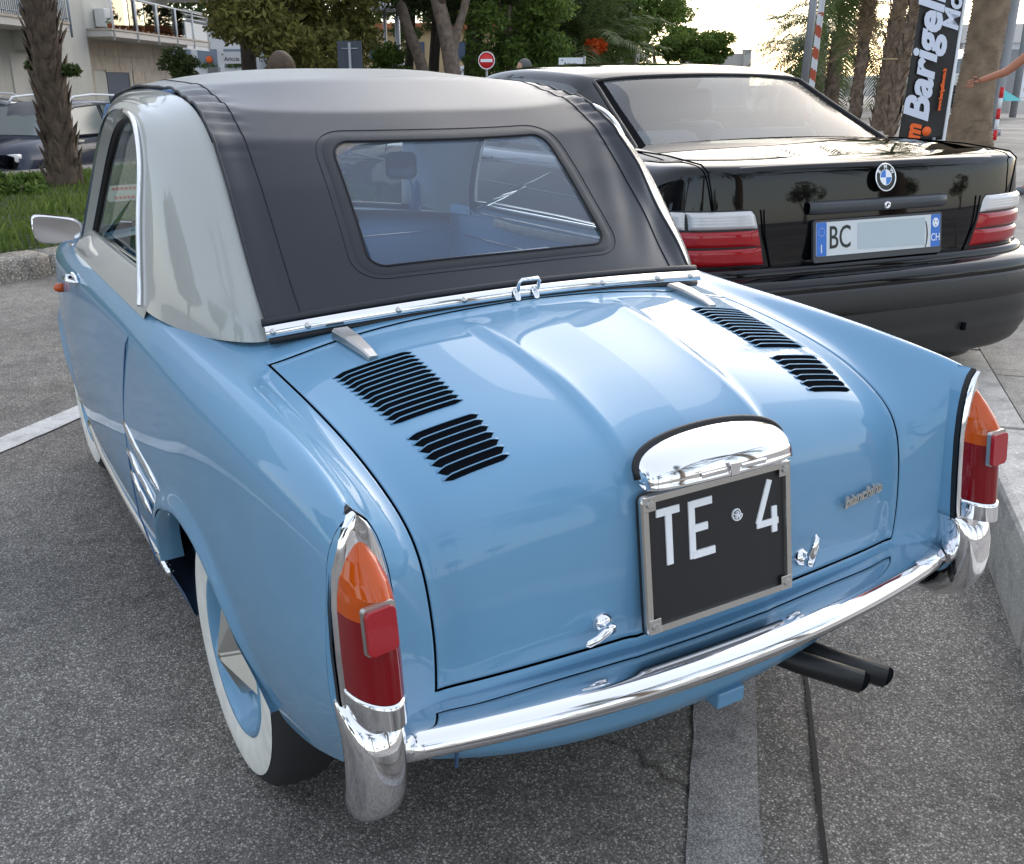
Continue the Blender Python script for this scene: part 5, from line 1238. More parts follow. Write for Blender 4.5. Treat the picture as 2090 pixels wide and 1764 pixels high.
def boots(parent, H, z0, r0, r1, lean, mat, n, seed, size=.16, out=.8):
    """old leaf bases wrapped round a palm stem, too many to name"""
    rng = np.random.default_rng(seed); V_, F_ = [], []
    for k in range(n):
        t = k / n; z = z0 + (H - z0) * t; a = k * 2.39996 + rng.uniform(-.2, .2); r = (r0 + (r1 - r0) * t) * .92; s = size * rng.uniform(.7, 1.25)
        c = np.array([lean[0] * (z / H) ** 1.3 * H + r * math.cos(a), lean[1] * (z / H) ** 1.3 * H + r * math.sin(a), z]); ra = np.array([math.cos(a), math.sin(a), 0]); ta = np.array([-math.sin(a), math.cos(a), 0]); up = np.array([0, 0, 1.0])
        tw = rng.uniform(-.5, .5); up2 = up + ta * tw; o_ = out * rng.uniform(.5, 1.2)
        i = len(V_); V_ += [c - ta * s * .5 - up * s * .3, c + ta * s * .5 - up * s * .3, c + ra * s * .12 - up * s * .35, c - ta * s * .22 + up2 * s * .7 + ra * s * .3 * o_, c + ta * s * .22 + up2 * s * .7 + ra * s * .3 * o_, c + up2 * s * (.6) + ra * s * .42 * o_, c + up2 * s * 1.15 + ra * s * .55 * o_]
        F_ += [(i, i + 2, i + 5, i + 3), (i + 2, i + 1, i + 4, i + 5), (i + 3, i + 5, i + 6), (i + 5, i + 4, i + 6)]
    me_ = mesh('leaf_bases', V_, F_, mat, parent, smooth=False); me_['kind'] = 'stuff'; return me_
def make_palm(name, label, pos, H, r0, r1, lean=(0, 0), nf=26, scale=1.0, seed=0, mat='palmtrunk', boot=0, flare=0, dead=0, elev=(-.5, 1.25), group=None, style=None):
    rng = random.Random(seed); t = thing(name, label, 'palm tree', pos, AZ, group)
    rough_trunk('trunk', H, r0, r1, lean, mat, t, seed, flare)
    if boot: boots(t, H, .0, r0, r1, lean, 'boots' if style != 'dark' else 'boots_dark', boot, seed, size=max(.15, r0 * .75), out=1.15)
    top = Vector((lean[0] * H, lean[1] * H, H))
    for k in range(nf + dead):
        d = k >= nf; a = k * 2.39996 + rng.uniform(-.15, .15); e = rng.uniform(*elev) if not d else rng.uniform(-1.45, -.9); me_ = rng.choice(FR) if not d else FRD
        o = bpy.data.objects.new('frond' if not d else 'dry_frond', me_); link(o, t); s_ = scale * rng.uniform(.85, 1.1)
        o.matrix_local = Matrix.Translation(top + Vector((0, 0, -.1 if d else 0))) @ Matrix.Rotation(a, 4, 'Z') @ Matrix.Rotation(-e + .35, 4, 'Y') @ Matrix.Scale(s_, 4)
    return t
def rbox(name, x0, x1, y0, y1, z0, z1, mat, parent, **k): return box(name, x0, x1, y0, y1, z0, z1, mat, parent, **k)

# ---- apartment building on the left (local x = away along its front, y = towards its left; front at y = 13.5)
bl = thing('apartment_building', 'pale rendered apartment block with balconies, railings and a dark blue garage shutter', 'building', (CL.x, CL.y, GZ), AZ)
FY_ = 13.5
box('wall', 12, 46, FY_, FY_ + 9, 0, 10.5, 'render', bl)
box('stone_pier', 35.1, 36.4, FY_ - .06, FY_, 0, 3.35, 'travertine', bl)
# travertine cladding of the lower wall in courses: the panels
for i in range(7):
    for j in range(7):
        x0 = 36.42 + i * 1.36; z0 = j * .47
        if 37.5 < x0 + 1.2 and x0 < 40.1 and z0 < 2.2: continue
        box('panel', x0, x0 + 1.345, FY_ - .03 - .004 * ((i + j) % 3), FY_ - .001, z0, z0 + .46, 'travertine', bl)
gd = box('garage_shutter', 37.7, 40.0, FY_ - .02, FY_ + .03, 0, 2.28, 'garage', bl); box('shutter_frame', 37.6, 40.1, FY_ - .05, FY_ - .022, 2.28, 2.36, 'travertine', bl); box('shutter_frame', 40.0, 40.12, FY_ - .05, FY_ - .022, 0, 2.28, 'travertine', bl)
tube('downpipe', [(33.0, FY_ - .08, 0), (33.0, FY_ - .08, 3.2)], .09, 'slab', bl)
for x0, x1 in ((22, 26.5), (28.2, 29.6), (30.2, 32.6)): box('pale_door', x0, x1, FY_ - .03, FY_ + .02, 0, 2.75, 'pale_door', bl)
for k in range(12): box('door_slat', 28.25, 29.55, FY_ - .045, FY_ - .03, .2 + k * .2, .33 + k * .2, 'slab', bl)
box('meter_box', 31.6, 32.0, FY_ - .08, FY_ - .03, 1.25, 1.75, 'ochre', bl); lathe('wall_clock', [(.0001, -.12), (.12, -.10), (.15, -.05)], 'galv', bl, 20, 'Y', (31.7, FY_ - 0, 2.3))
# balconies
def balcony(x0, x1, out, z, railmat, bars, h=1.05, nm='balcony'):
    b_ = bpy.data.objects.new(nm, None); COL.objects.link(b_); b_.parent = bl
    box('slab', x0, x1, FY_ - out, FY_ + .0, z, z + .19, 'slab', b_); box('slab_edge', x0 - .03, x1 + .03, FY_ - out - .03, FY_ + 0, z + .192, z + .25, 'travertine', b_)
    y_ = FY_ - out + .04; zt = z + .25 + h
    tube('handrail', [(x0, y_, zt), (x1, y_, zt), (x1, FY_, zt)], .03, railmat, b_, seg=6)
    return b_, y_, zt
b1, y_, zt = balcony(18.5, 31.8, 1.25, 3.36, 'rail_blue', True)
for k in range(110): tube('baluster', [(18.6 + k * .12, y_, 3.6), (18.6 + k * .12, y_, zt)], .014, 'rail_blue', b1, seg=4)
for k in range(6): tube('rail_post', [(19 + k * 2.55, y_ - .06, 3.2), (19 + k * 2.55, y_ - .06, zt)], .035, 'rail_blue', b1, seg=6)
tube('lower_rail', [(18.5, y_, 3.72), (31.8, y_, 3.72)], .02, 'rail_blue', b1, seg=4)
for x0 in (20.5, 30.6): box('beam', x0, x0 + .9, FY_ - 1.1, FY_, 2.85, 3.36, 'render', bl, bevel=.01)
box('wall_return', 31.9, 35.0, FY_ - .5, FY_, 0, 10.5, 'render', bl)
b2, y_, zt = balcony(35.2, 47.6, 1.25, 3.36, 'white_metal', False)
for k in range(6): tube('rail_post', [(35.4 + k * 2.4, y_ - .05, 3.25), (35.4 + k * 2.4, y_ - .05, zt)], .04, 'white_metal', b2, seg=6)
for k in range(5): box('glass_screen', 35.5 + k * 1.7, 37.1 + k * 1.7, y_ - .01, y_ + .01, 3.68, zt - .05, 'glass', b2)
box('white_panel', 44.0, 47.5, y_ - .02, y_ + .02, 3.2, 4.25, 'white_metal', b2)
for z in (4.38, 4.55, 4.72): tube('rail_bar', [(44, y_, z), (47.6, y_, z)], .025, 'white_metal', b2, seg=5)
for k in range(14):
    pt_ = lathe('flower_pot', [(.06, 0), (.10, .16), (.105, .17), (.09, .17)], 'terra', b2, 10, 'Z', (35.7 + k * .62, y_ + .16, 3.61))
    V_, F_ = leaf_cloud([(35.7 + k * .62, y_ + .16, 3.86, .12, .12, .10)], 50, .03, nr); fastmesh('pot_plant', V_, F_, 'leaf_green', b2)
for k, x0 in enumerate((37.2, 38.8, 40.6)): box('air_conditioner', x0, x0 + .85, FY_ - .38, FY_ - .03, 3.75, 4.35, 'galv' if k == 2 else 'white_metal', b2, bevel=.02)
box('balcony_door', 40.9, 42.6, FY_ - .03, FY_, 3.62, 5.8, 'garage', bl)
for x0 in (21, 24.4, 27.9): box('balcony_door', x0, x0 + 1.5, FY_ - .03, FY_, 3.62, 5.8, 'rail_blue', bl)
box('upper_wing', 44.5, 49, FY_ - 1.7, FY_ + 6, 6.1, 10, 'render', bl); box('eaves', 43.6, 51, FY_ - 2.1, FY_ + 6, 5.45, 5.62, 'slab', bl)
for k in range(2): box('window', 45.2 + k * 1.6, 46.3 + k * 1.6, FY_ - 1.74, FY_ - 1.69, 6.7, 8.0, 'rail_blue', bl)

# white shop and steps past the building
sh = thing('white_kiosk', 'small white kiosk with steps and sunflowers in its windows beside the apartment block', 'building', (CL.x, CL.y, GZ), AZ)
box('wall', 55, 60, 12.2, 16.5, 0, 4.6, 'signwhite', sh); box('roof', 54.6, 60.4, 11.9, 16.9, 4.6, 4.9, 'grey_roof', sh)
for k in range(3): box('window', 54.96, 55.0, 12.5 + k * 1.35, 13.5 + k * 1.35, 2.6, 3.5, 'rail_blue', sh)
for k in range(3):
    lathe('sunflower', [(.0001, -.05), (.12, -.05), (.18, -.02)], 'banner_orange', sh, 12, 'X', (54.9, 12.9 + k * 1.35, 3.0))
    V_, F_ = leaf_cloud([(54.9, 13.0 + k * 1.35, 2.7, .05, .45, .14)], 60, .06, nr); fastmesh('flower_leaves', V_, F_, 'leaf_green', sh)
for k in range(7): box('step', 52 + k * .4, 52.4 + k * .4, 12.4, 15, .2 + k * .16, .36 + k * .16, 'slab', sh)
box('pillar', 52.3, 52.8, 13.2, 13.7, 0, 2.6, 'galv', sh)
tube('stair_rail', [(52, 14.2, 1.4), (55, 14.2, 2.7)], .04, 'galv', sh)

# street name signs
def street_sign(px, py, D, wd, label, loc2=None, turn=0):
    p = at(px, py, D); t = thing('street_name_sign', label, 'street sign', (p.x, p.y, 0), AZ - math.pi / 2 + turn, 'street name signs')
    h = wd * .42
    box('sign_panel', -wd / 2, wd / 2, -.015, .015, p.z - h / 2, p.z + h / 2, 'signwhite', t)
    tube('post', [(wd / 2 + .03, 0, GZ), (wd / 2 + .03, 0, p.z + h / 2 + .03)], .03, 'galv', t)
    m = Matrix.Translation((-.02 * wd, -.018, p.z - h * .12)) @ Matrix.Rotation(R(90), 4, 'X')
    text('street_name', 'Ariccia', wd * .20, 'letter_black', t, m, .002, .003)
    text('street_word', 'via', wd * .09, 'letter_black', t, Matrix.Translation((-.36 * wd, -.018, p.z + h * .28)) @ Matrix.Rotation(R(90), 4, 'X'), .002, .001)
    return t
street_sign(1165, 129, 25, .57, 'white street name sign reading Ariccia, over the black coupe roof')
street_sign(474, 118, 38, .95, 'white street name sign reading Ariccia, by the white kiosk')
# no entry sign
p = at(993, 124, 26); ne = thing('no_entry_sign', 'round red no entry sign with a white bar above the canvas roof', 'road sign', (p.x, p.y, 0), AZ)
lathe('sign_disc', [(.0001, 0), (.195, 0), (.195, .02), (.0001, .02)], 'sign_red', ne, 32, 'X', (0, 0, p.z)); box('white_bar', -.012, -.004, -.145, .145, p.z - .033, p.z + .036, 'signwhite', ne)
tube('sign_rim', [(-.003, .195 * math.cos(a), p.z + .195 * math.sin(a)) for a in np.linspace(0, 6.283, 33)[:-1]], .012, 'signwhite', ne, closed=True); tube('post', [(.05, 0, GZ), (.05, 0, p.z + .18)], .025, 'galv', ne)
# back of a square sign
p = at(714, 118, 25); sq = thing('road_sign_back', 'back of a square dark blue-grey road sign on a thin steel post', 'road sign', (p.x, p.y, 0), AZ)
box('sign_panel', .03, .05, -.29, .29, p.z - .36, p.z + .37, 'sign_grey', sq); tube('post', [(0, .0, GZ), (0, 0, p.z + .33)], .035, 'galv', sq); tube('bracket', [(.02, -.2, p.z + .2), (.02, .2, p.z + .2)], .015, 'galv', sq)
# double street lamp
p = at(800, 130, 41); sl = thing('street_lamp', 'street lamp with a flat shallow shade on a pair of thin grey posts', 'street lamp', (p.x, p.y, GZ), AZ)
tube('pole', [(0, .22, 0), (0, .22, 4.55)], .065, 'galv', sl); tube('pole', [(0, -.26, 0), (0, -.26, 4.2)], .10, 'galv', sl)
P = [[(r_ * math.cos(a), .22 + r_ * math.sin(a), z_) for a in np.linspace(0, 6.283, 25)[:-1]] for r_, z_ in ((.02, 4.78), (.25, 4.70), (.62, 4.42), (.60, 4.40), (.1, 4.5))]
grid('lamp_shade', P, 'galv', sl, closed_u=True); tube('arm', [(0, .22, 4.62), (0, -.26, 4.6), (0, -.26, 4.2)], .05, 'sign_grey', sl)
p = at(1179, 130, 36); 

# ---- trees (crown boxes: x away, y left, z up; origin on the ground)
def T(name, label, px, D, cb, k, rr, n, leaf, mat, tr, **kw):
    z = kw.pop('z', GZ); return make_tree(name, label, gat(px, D, z), cb, k, rr, n, leaf, mat, tr, **kw)
T('holm_oak_tree', 'broad dense olive green tree filling the sky between the apartment block and the lamp', 620, 28, (-2.2, 2.6, -2.1, 2.2, 1.8, 6.8), 60, (.45, .95), 30000, .062, 'leaf_olive', [([(0, .9, 0), (0, .8, 1.2), (.1, .6, 2.6), (0, .2, 4)], .22, .12)], seed=3)
T('slim_tree', 'slim dark trunked tree at the left edge of the olive green tree', 512, 33, (-1, 1, -1.2, 1.2, 4.5, 7), 14, (.5, .8), 5000, .07, 'leaf_olive', [([(0, 0, 0), (0, .02, 2), (0, 0, 4), (0, .1, 6)], .26, .2)], bark='bark_dark', seed=4)
pinelbl = 'stone pine with a {} behind the canvas roof'
T('stone_pine_tree', pinelbl.format('pale winding trunk'), 862, 30, (-2, 3, -2.6, 2.6, 5.2, 8.2), 30, (.6, 1.0), 16000, .055, 'leaf_dark', [([(0, -.25, 0), (0, -.15, 1.6), (0, .10, 2.6), (0, .40, 3.4), (0, .55, 4.2), (0, .3, 5.2), (0, .5, 6.2)], .19, .13)], seed=5)
t_ = T('stone_pine_tree', pinelbl.format('thick forked pale trunk'), 925, 29, (-2, 3, -2.6, 2.8, 5.4, 8.6), 30, (.6, 1.0), 16000, .055, 'leaf_dark', [([(0, -.12, 0), (0, -.05, 1.6), (0, .15, 3.0), (0, .42, 4.2), (0, .55, 5.8)], .27, .17), ([(0, .05, 2.3), (0, -.12, 3.1), (0, -.40, 4.0), (0, -.75, 5.6)], .13, .10)], seed=6)
for k, (px, D, r_) in enumerate(((838, 34, .16), (886, 36, .17), (893, 33, .11), (960, 35, .2), (975, 38, .18))):
    T('dark_pine_tree', ['dark pine stem left of the winding pale trunk', 'dark pine stem between the two pale trunks', 'slender dark stem close to the forked trunk', 'dark pine stem right of the forked trunk', 'darkest pine stem behind the no entry sign'][k], px, D, (-1.5, 3, -2.2, 2.2, 4.0, 8.0), 26, (.6, 1.0), 11000, .065, 'leaf_dark', [([(0, 0, 0), (0, .05, 2), (0, -.1, 4), (0, 0, 6)], r_, r_ * .7)], bark='bark_dark', seed=20 + k)
for k, (px, D, cb) in enumerate(((775, 33, (-1, 1, -1.6, 1.4, .2, 3.2)), (905, 31, (-.6, .6, -1.6, .9, .0, 1.6)), (880, 46, (-1, 1, -3, 3, 3.4, 6)))):
    T('shrub', ['feathery green shrub under the street lamp', 'low green shrub at the foot of the pale trunks', 'dark shrub high behind the pines'][k], px, D, cb, 16, (.35, .6), 7000, .05, ['leaf_green', 'leaf_green', 'leaf_dark'][k], [([(0, 0, 0), (0, 0, 1)], .05, .03)], seed=40 + k, cat='shrub', limbs=1)
T('cypress_tree', 'bright green bushy conifer right of the no entry sign', 1040, 32, (-1.4, 1.4, -1.55, 1.35, .2, 6.5), 40, (.4, .8), 22000, .05, 'leaf_green', [([(0, 0, 0), (0, 0, 4)], .15, .05)], seed=7)
T('dark_pine_tree', 'dark leaning pine between the bright conifer and the date palm', 1120, 38, (-2, 2, -2.6, 2.0, 2.8, 7.5), 34, (.5, 1.0), 14000, .06, 'leaf_dark', [([(0, -1.2, 0), (0, -.8, 1.4), (0, .2, 2.6), (0, .9, 3.6)], .17, .12)], seed=8)
T('holm_oak_tree', 'round green tree behind the date palm', 1290, 42, (-2, 2, -2.6, 2.8, 1.2, 6.8), 46, (.5, 1.0), 20000, .065, 'leaf_green', [([(0, 0, 0), (0, 0, 3)], .2, .1)], seed=9)
T('shrub', 'clipped green bush at the foot of the date palm', 1262, 35, (-.8, .8, -1.0, 1.1, .2, 2.4), 20, (.3, .55), 9000, .045, 'leaf_green', [([(0, 0, 0), (0, 0, 1)], .05, .03)], seed=10, cat='shrub', limbs=1)
T('umbrella_pine_tree', 'flat crowned umbrella pine reaching right into the bright sky', 1395, 46, (-1.4, 1.4, -1.9, 1.3, 2.5, 3.9), 42, (.28, .52), 20000, .05, 'leaf_green', [([(0, 1.0, 0), (0, .7, 1.6), (0, .1, 2.5), (0, -.6, 3.2)], .12, .07), ([(0, 1.3, 0), (0, 1.2, 1.8), (0, 1.4, 3.2)], .1, .07), ([(0, .6, 1.5), (0, -.9, 2.7), (0, -1.4, 3.1)], .05, .03)], seed=11, zf=.6)
T('umbrella_pine_tree', 'tall airy pine above the umbrella pine', 1372, 48, (-1.4, 1.4, -.9, 1.2, 4.0, 7.0), 22, (.3, .55), 8000, .05, 'leaf_green', [([(0, .4, 0), (0, .2, 3), (0, 0, 6)], .1, .05)], seed=12)
T('hedge', 'low sunlit hedge under the umbrella pine', 1420, 60, (-.6, .6, -3.2, 3.0, .6, 1.8), 26, (.4, .6), 8000, .07, 'leaf_green', [([(0, 0, 0), (0, 0, 1)], .05, .03)], seed=13, cat='hedge', limbs=0)
T('oleander_shrub', 'tall dark green shrub before the travertine wall', 372, 33, (-.5, .5, -.42, .46, 1.2, 2.9), 16, (.2, .36), 7000, .035, 'leaf_dark', [([(0, 0, 0), (0, 0, 1.5)], .05, .03)], seed=14, cat='shrub', limbs=1)
T('shrub', 'round green shrub between the parked dark car and the stone pier', 228, 24, (-.5, .5, -.5, .5, .3, 1.2), 12, (.2, .35), 4000, .035, 'leaf_green', [([(0, 0, 0), (0, 0, .5)], .04, .03)], seed=15, cat='shrub', limbs=0)
T('shrub', 'sprawling shrub on the verge left of the palm trunk', 10, 10.8, (-.4, .4, -.1, .5, -.10, .18), 14, (.09, .15), 6000, .022, 'leaf_green', [([(0, 0, 0), (0, 0, .08)], .02, .01)], z=.16, seed=16, cat='shrub', limbs=0)
# distant mass of wood closing the view between the trunks
rng = np.random.default_rng(77); V_, F_ = leaf_cloud([(*wl(a, 62 + rng.uniform(-3, 3), rng.uniform(-.5, 7.5)), 1.9, 1.9, 1.5) for a in np.concatenate([np.arange(-18, -6.0, .55), np.arange(-1.4, 8.2, .5)]) for _ in range(3)], 46000, .15, rng); wd_ = fastmesh('far_wood', V_, F_, 'leaf_dark'); wd_['kind'] = 'stuff'
# pale houses glimpsed through the pines
hs = thing('pale_house', 'pale house with ochre walls glimpsed between the pine trunks', 'building', (CL.x, CL.y, GZ), AZ)
box('wall', 56, 60, -.5, 7.5, 0, 4.4, 'ochre', hs); box('white_wall', 55.8, 55.98, .4, 2.2, 0, 2.6, 'signwhite', hs); box('white_wall', 55.8, 55.98, 3.9, 5.6, 1.2, 2.9, 'signwhite', hs); box('roof', 55.5, 60.5, -.8, 7.8, 4.4, 4.7, 'terra', hs)
for k in range(3): box('window', 55.9, 55.99, .9 + k * 2.3, 1.5 + k * 2.3, 2.9, 3.8, 'garage', hs)
# white posts beyond the coupe roof
for k, (px, D, lab) in enumerate(((1272, 50, 'wide white post left of the umbrella pine stem'), (1298, 52, 'thin white post right of the umbrella pine stem'), (1523, 50, 'lone grey post standing against the bright sky'))):
    p = at(px, 120, D); t = thing('gate_post', lab, 'post', (p.x, p.y, 0), AZ, 'posts beyond the black coupe'); h = at(px, 104, D).z
    box('post_shaft', -.2, .2, -(.24, .14, .17)[k], (.24, .14, .17)[k], 0, h, 'slab', t, bevel=.02); box('post_cap', -.24, .24, -(.28, .17, .2)[k], (.28, .17, .2)[k], h + .002, h + .06, 'slab', t)
p0_, p1_ = gat(1390, 50), gat(1530, 50)
bm_ = thing('low_wall', 'long low grey wall between the posts beyond the coupe roof', 'wall', (0, 0, 0)); mesh('coping', [(*p0_[:2], 0), (*p1_[:2], 0), (*p1_[:2], 2.28), (*p0_[:2], 2.40)] + [(p0_.x + .2, p0_.y + .4, 0), (p1_.x + .2, p1_.y + .4, 0), (p1_.x + .2, p1_.y + .4, 2.28), (p0_.x + .2, p0_.y + .4, 2.40)], [(0, 1, 2, 3), (7, 6, 5, 4), (3, 2, 6, 7), (0, 3, 7, 4), (1, 5, 6, 2)], 'slab', bm_, smooth=False)

# ---- palms
make_palm('date_palm', 'broad date palm with orange fruit stalks right of the bright conifer', gat(1185, 36, GZ), 2.75, .42, .36, nf=38, scale=1.25, seed=2, mat='bark_dark', boot=80, elev=(.0, 1.3), style='dark')
t_ = bpy.data.objects['date_palm']; V_, F_ = leaf_cloud([(-.5, -.45, 2.95, .25, .35, .25)], 500, .05, nr); fastmesh('fruit_stalks', V_, F_, 'banner_orange', t_)
make_palm('fan_palm', 'thick palm trunk wrapped in rough old leaf bases on the grass verge at left', gat(103, 11.6, .14), 4.25, .155, .135, lean=(0, .010), nf=16, scale=.62, seed=5, mat='boots_dark', style='dark', boot=300, flare=.05, dead=12, elev=(-.9, .8))
lt_ = bpy.data.objects['fan_palm']
o = [x for x in lt_.children if x.name.startswith('leaf_bases')][0]
# loose hanging fronds that show at the top left
for k, (a, dz, s_, el, md) in enumerate(((2.2, -1.7, .42, -1.35, 1), (2.7, -1.75, .45, -1.2, 1), (-1.75, -1.35, .45, -1.25, 1), (-1.5, -1.25, .5, -1.0, 1), (-1.2, -1.2, .45, -1.1, 0), (1.7, -1.6, .4, -1.4, 1))):
    o = bpy.data.objects.new('dry_frond', FRD if md else FR[2]); link(o, lt_); o.matrix_local = Matrix.Translation((0, .04, 4.2 + dz + .4)) @ Matrix.Rotation(a, 4, 'Z') @ Matrix.Rotation(-el, 4, 'Y') @ Matrix.Scale(s_, 4)
for (a, z_, s_) in ((-1.6, 1.62, .10), (1.5, 1.65, .07), (-1.2, 1.58, .08)):
    V_, F_ = leaf_cloud([(.0, -.24 if a < 0 else .20, z_ - .35, .08, .10 if a < 0 else .05, .04)], 220, .020, nr); fastmesh('side_sprout', V_, F_, 'leaf_dark', lt_)
make_palm('ringed_palm', 'massive ringed palm trunk with a flared base right of the black banner', gat(1992, 15.5, .22), 5.2, .265, .215, lean=(0, -.045), nf=24, scale=1.3, seed=6, flare=.13, mat='palmtrunk', elev=(-.3, 1.2))
PALM = 'row of palms along the promenade'
for k, (px, D, H, r0, sc, lab) in enumerate(((1640, 40, 1.9, .42, 1.1, 'squat bushy palm at the left end of the promenade row'), (1700, 34, 2.6, .36, 1.15, 'bushy palm with a low green crown beside the striped pole'), (1752, 27, 3.6, .24, 1.0, 'palm with a narrow stem flecked with leaf scars'), (1806, 21, 2.9, .25, .95, 'palm with a tied orange brown crown and a strap round its trunk'), (1672, 46, 3.4, .34, 1.2, 'farther palm directly behind the striped pole'), (1828, 19, 3.6, .16, .9, 'thin leaning palm just left of the black banner'))):
    make_palm('promenade_palm', lab, gat(px, D, .22), H - .22, r0 * .62, r0 * .52, lean=(0, (-.01, -.015, -.02, -.05, -.01, -.10)[k]), nf=(30, 34, 26, 22, 26, 12)[k], scale=sc, seed=50 + k, mat='boots', boot=90, dead=(2, 3, 10, 4, 2, 3)[k], elev=((-.6, 1.2), (-.5, 1.4), (-.2, 1.45), (.7, 1.5), (-.5, 1.3), (.2, 1.4))[k], group=PALM)
p = bpy.data.objects['promenade_palm.003']; tube('strap', [(.262 * math.cos(a), .262 * math.sin(a), 1.35) for a in np.linspace(0, 6.283, 21)[:-1]], .015, 'ochre', p, closed=True)
for k, (px, D, s_) in enumerate(((1888, 70, 3.6), (2010, 90, 3.8), (1930, 80, 4.6))): make_palm('promenade_palm', ['small distant palm between banner and thick trunk', 'tiny distant palm right of the thick trunk', 'distant palm peeping over the beach cabins'][k], gat(px, D, .22), s_, .2, .16, nf=18, scale=1.0, seed=70 + k, group=PALM)

# ---- striped pole, banner, lamp post and other things on the right
p = gat(1655, 22, .22); st = thing('striped_pole', 'red and white spiral striped pole beside the palms', 'pole', p, AZ)
h0 = 0.0; nseg = 26; Hs = 3.3
V_, F_, mi_ = [], [], []
tw = 24
for k in range(97):
    z = Hs * k / 96
    for i in range(tw): a = 2 * math.pi * i / tw; V_.append((.062 * math.cos(a), .062 * math.sin(a) - z * .03, z))
for k in range(96):
    for i in range(tw):
        F_.append((k * tw + i, k * tw + (i + 1) % tw, (k + 1) * tw + (i + 1) % tw, (k + 1) * tw + i)); mi_.append(int(((k / 96 * Hs / .42 + i / tw * .55) % 1) < .5) if k < 66 else 1)
mesh('striped_shaft', V_, F_, None, st, mats=[M['striped_red'], M['signwhite']], midx=mi_)
p = gat(1640, 24, .22); tube('grey_pole_shaft', [(0, 0, 0), (0, -.1, 4.5)], .09, 'galv', thing('grey_pole', 'plain thick grey pole just left of the striped pole', 'pole', p, AZ))
p = gat(1640, 24, .22)
# banner: leaning sail flag, straight pole on its right side
bn = thing('banner_flag', 'tall leaning black banner with white script lettering and orange marks', 'banner', (0, 0, 0))
def bpnt(px, py, D=13.2): return at(px, py, D)
q = [bpnt(1832, 292), bpnt(1926, 285), bpnt(1979, -60), bpnt(1893, -80)]
upv = (q[2] - q[1]).normalized(); rtv = (q[1] - q[0]); rtv = (rtv - upv * rtv.dot(upv)).normalized(); nv_ = upv.cross(rtv).normalized(); nv_ = nv_ if nv_.dot(CL - q[0]) > 0 else -nv_
H_b = (q[2] - q[1]).length; W_b = (q[1] - q[0]).length
P = []
for j in range(40):
    t = j / 39; le = q[0] + (q[3] - q[0]) * t; re = q[1] + (q[2] - q[1]) * t; row = []
    for i in range(13):
        f = i / 12; o_ = .020 * math.sin(f * 5 + t * 7) * math.sin(f * math.pi) + .012 * math.sin(f * 9 - t * 13) * math.sin(f * math.pi); row.append(le + (re - le) * f + nv_ * o_)
    P.append(row)
gb = grid('banner_cloth', P, 'banner', bn); sm_ = gb.modifiers.new('solid', 'SOLIDIFY'); sm_.thickness = .003
tube('banner_pole', [gat(1926, 13.2, .22) if False else q[1] - upv * .30, q[1], q[2] + upv * .6], .021, 'white_metal', bn)
lathe('banner_foot', [(.0001, 0), (.22, 0), (.22, .03), (.03, .05), (.02, .3)], 'galv', bn, 20, 'Z', tuple(gat(1922, 13.2, .22)))
def btext(nm, s_, px, py, size, mat, bold=.0, xs=1.0, shear=.25, al='LEFT'):
    o_ = bpnt(px, py); o_ = o_ + nv_ * .03
    m = Matrix((upv, -rtv, nv_)).transposed().to_4x4(); m.translation = o_
    if upv.cross(-rtv).dot(nv_) < 0: m = Matrix((upv, rtv, nv_)).transposed().to_4x4(); m.translation = o_
    return text(nm, s_, size, mat, bn, m, .0015, bold, al, xs, shear)
btext('banner_word', 'Barigelli', 1868, 250, .43, 'banner_text', .016, 1.18)
btext('banner_small_word', 'Motori', 1938, 64, .27, 'banner_text', .009, 1.1)
btext('banner_web_line', 'www.barigellimoto.it', 1914, 226, .062, 'banner_orange', .003, .95, 0)
btext('banner_mark', 'm', 1860, 286, .27, 'banner_orange', .014, .9)
mo = bpnt(1889, 268) + nv_ * .032; lathe('banner_dot', [(.0001, -.001), (.058, -.001), (.058, .001), (.0001, .001)], 'banner_orange', bn, 24, 'Z'); d_ = bpy.data.objects['banner_dot']; d_.matrix_local = Matrix.Translation(mo) @ nv_.to_track_quat('Z', 'Y').to_matrix().to_4x4()
p = gat(2040, 19, .22); lp = thing('lamp_post', 'tall grey lamp post right of the thick ringed palm', 'lamp post', p, AZ)
tube('shaft', [(0, 0, 0), (0, 0, .5), (0, -.06, 2.6), (0, -.12, 5.5)], [.13, .11, .09, .06], 'galv', lp); tube('collar', [(0, 0, .0), (0, 0, .12)], .16, 'galv', lp); box('lamp_head', -.25, .25, -.5, .1, 5.5, 5.62, 'galv', lp, bevel=.03)
p = gat(2078, 27, .22); tube('shaft', [(0, 0, 0), (0, 0, 5)], .09, 'galv', thing('lamp_post', 'farther thin grey lamp post at the right picture edge', 'lamp post', p, AZ))
for k, (px, D) in enumerate(((2048, 17.5), (1958, 24))):
    p = gat(px, D, .22); t = thing('bollard', ['red and white striped bollard before the beach cabins', 'red and white striped bollard behind the banner pole'][k], 'bollard', p, AZ, 'striped bollards')
    for j in range(5): lathe('stripe_band', [(.0001, j * .17), (.032, j * .17), (.032, j * .17 + .169), (.0001, j * .17 + .169)], 'sign_red' if j % 2 == 0 else 'signwhite', t, 12)
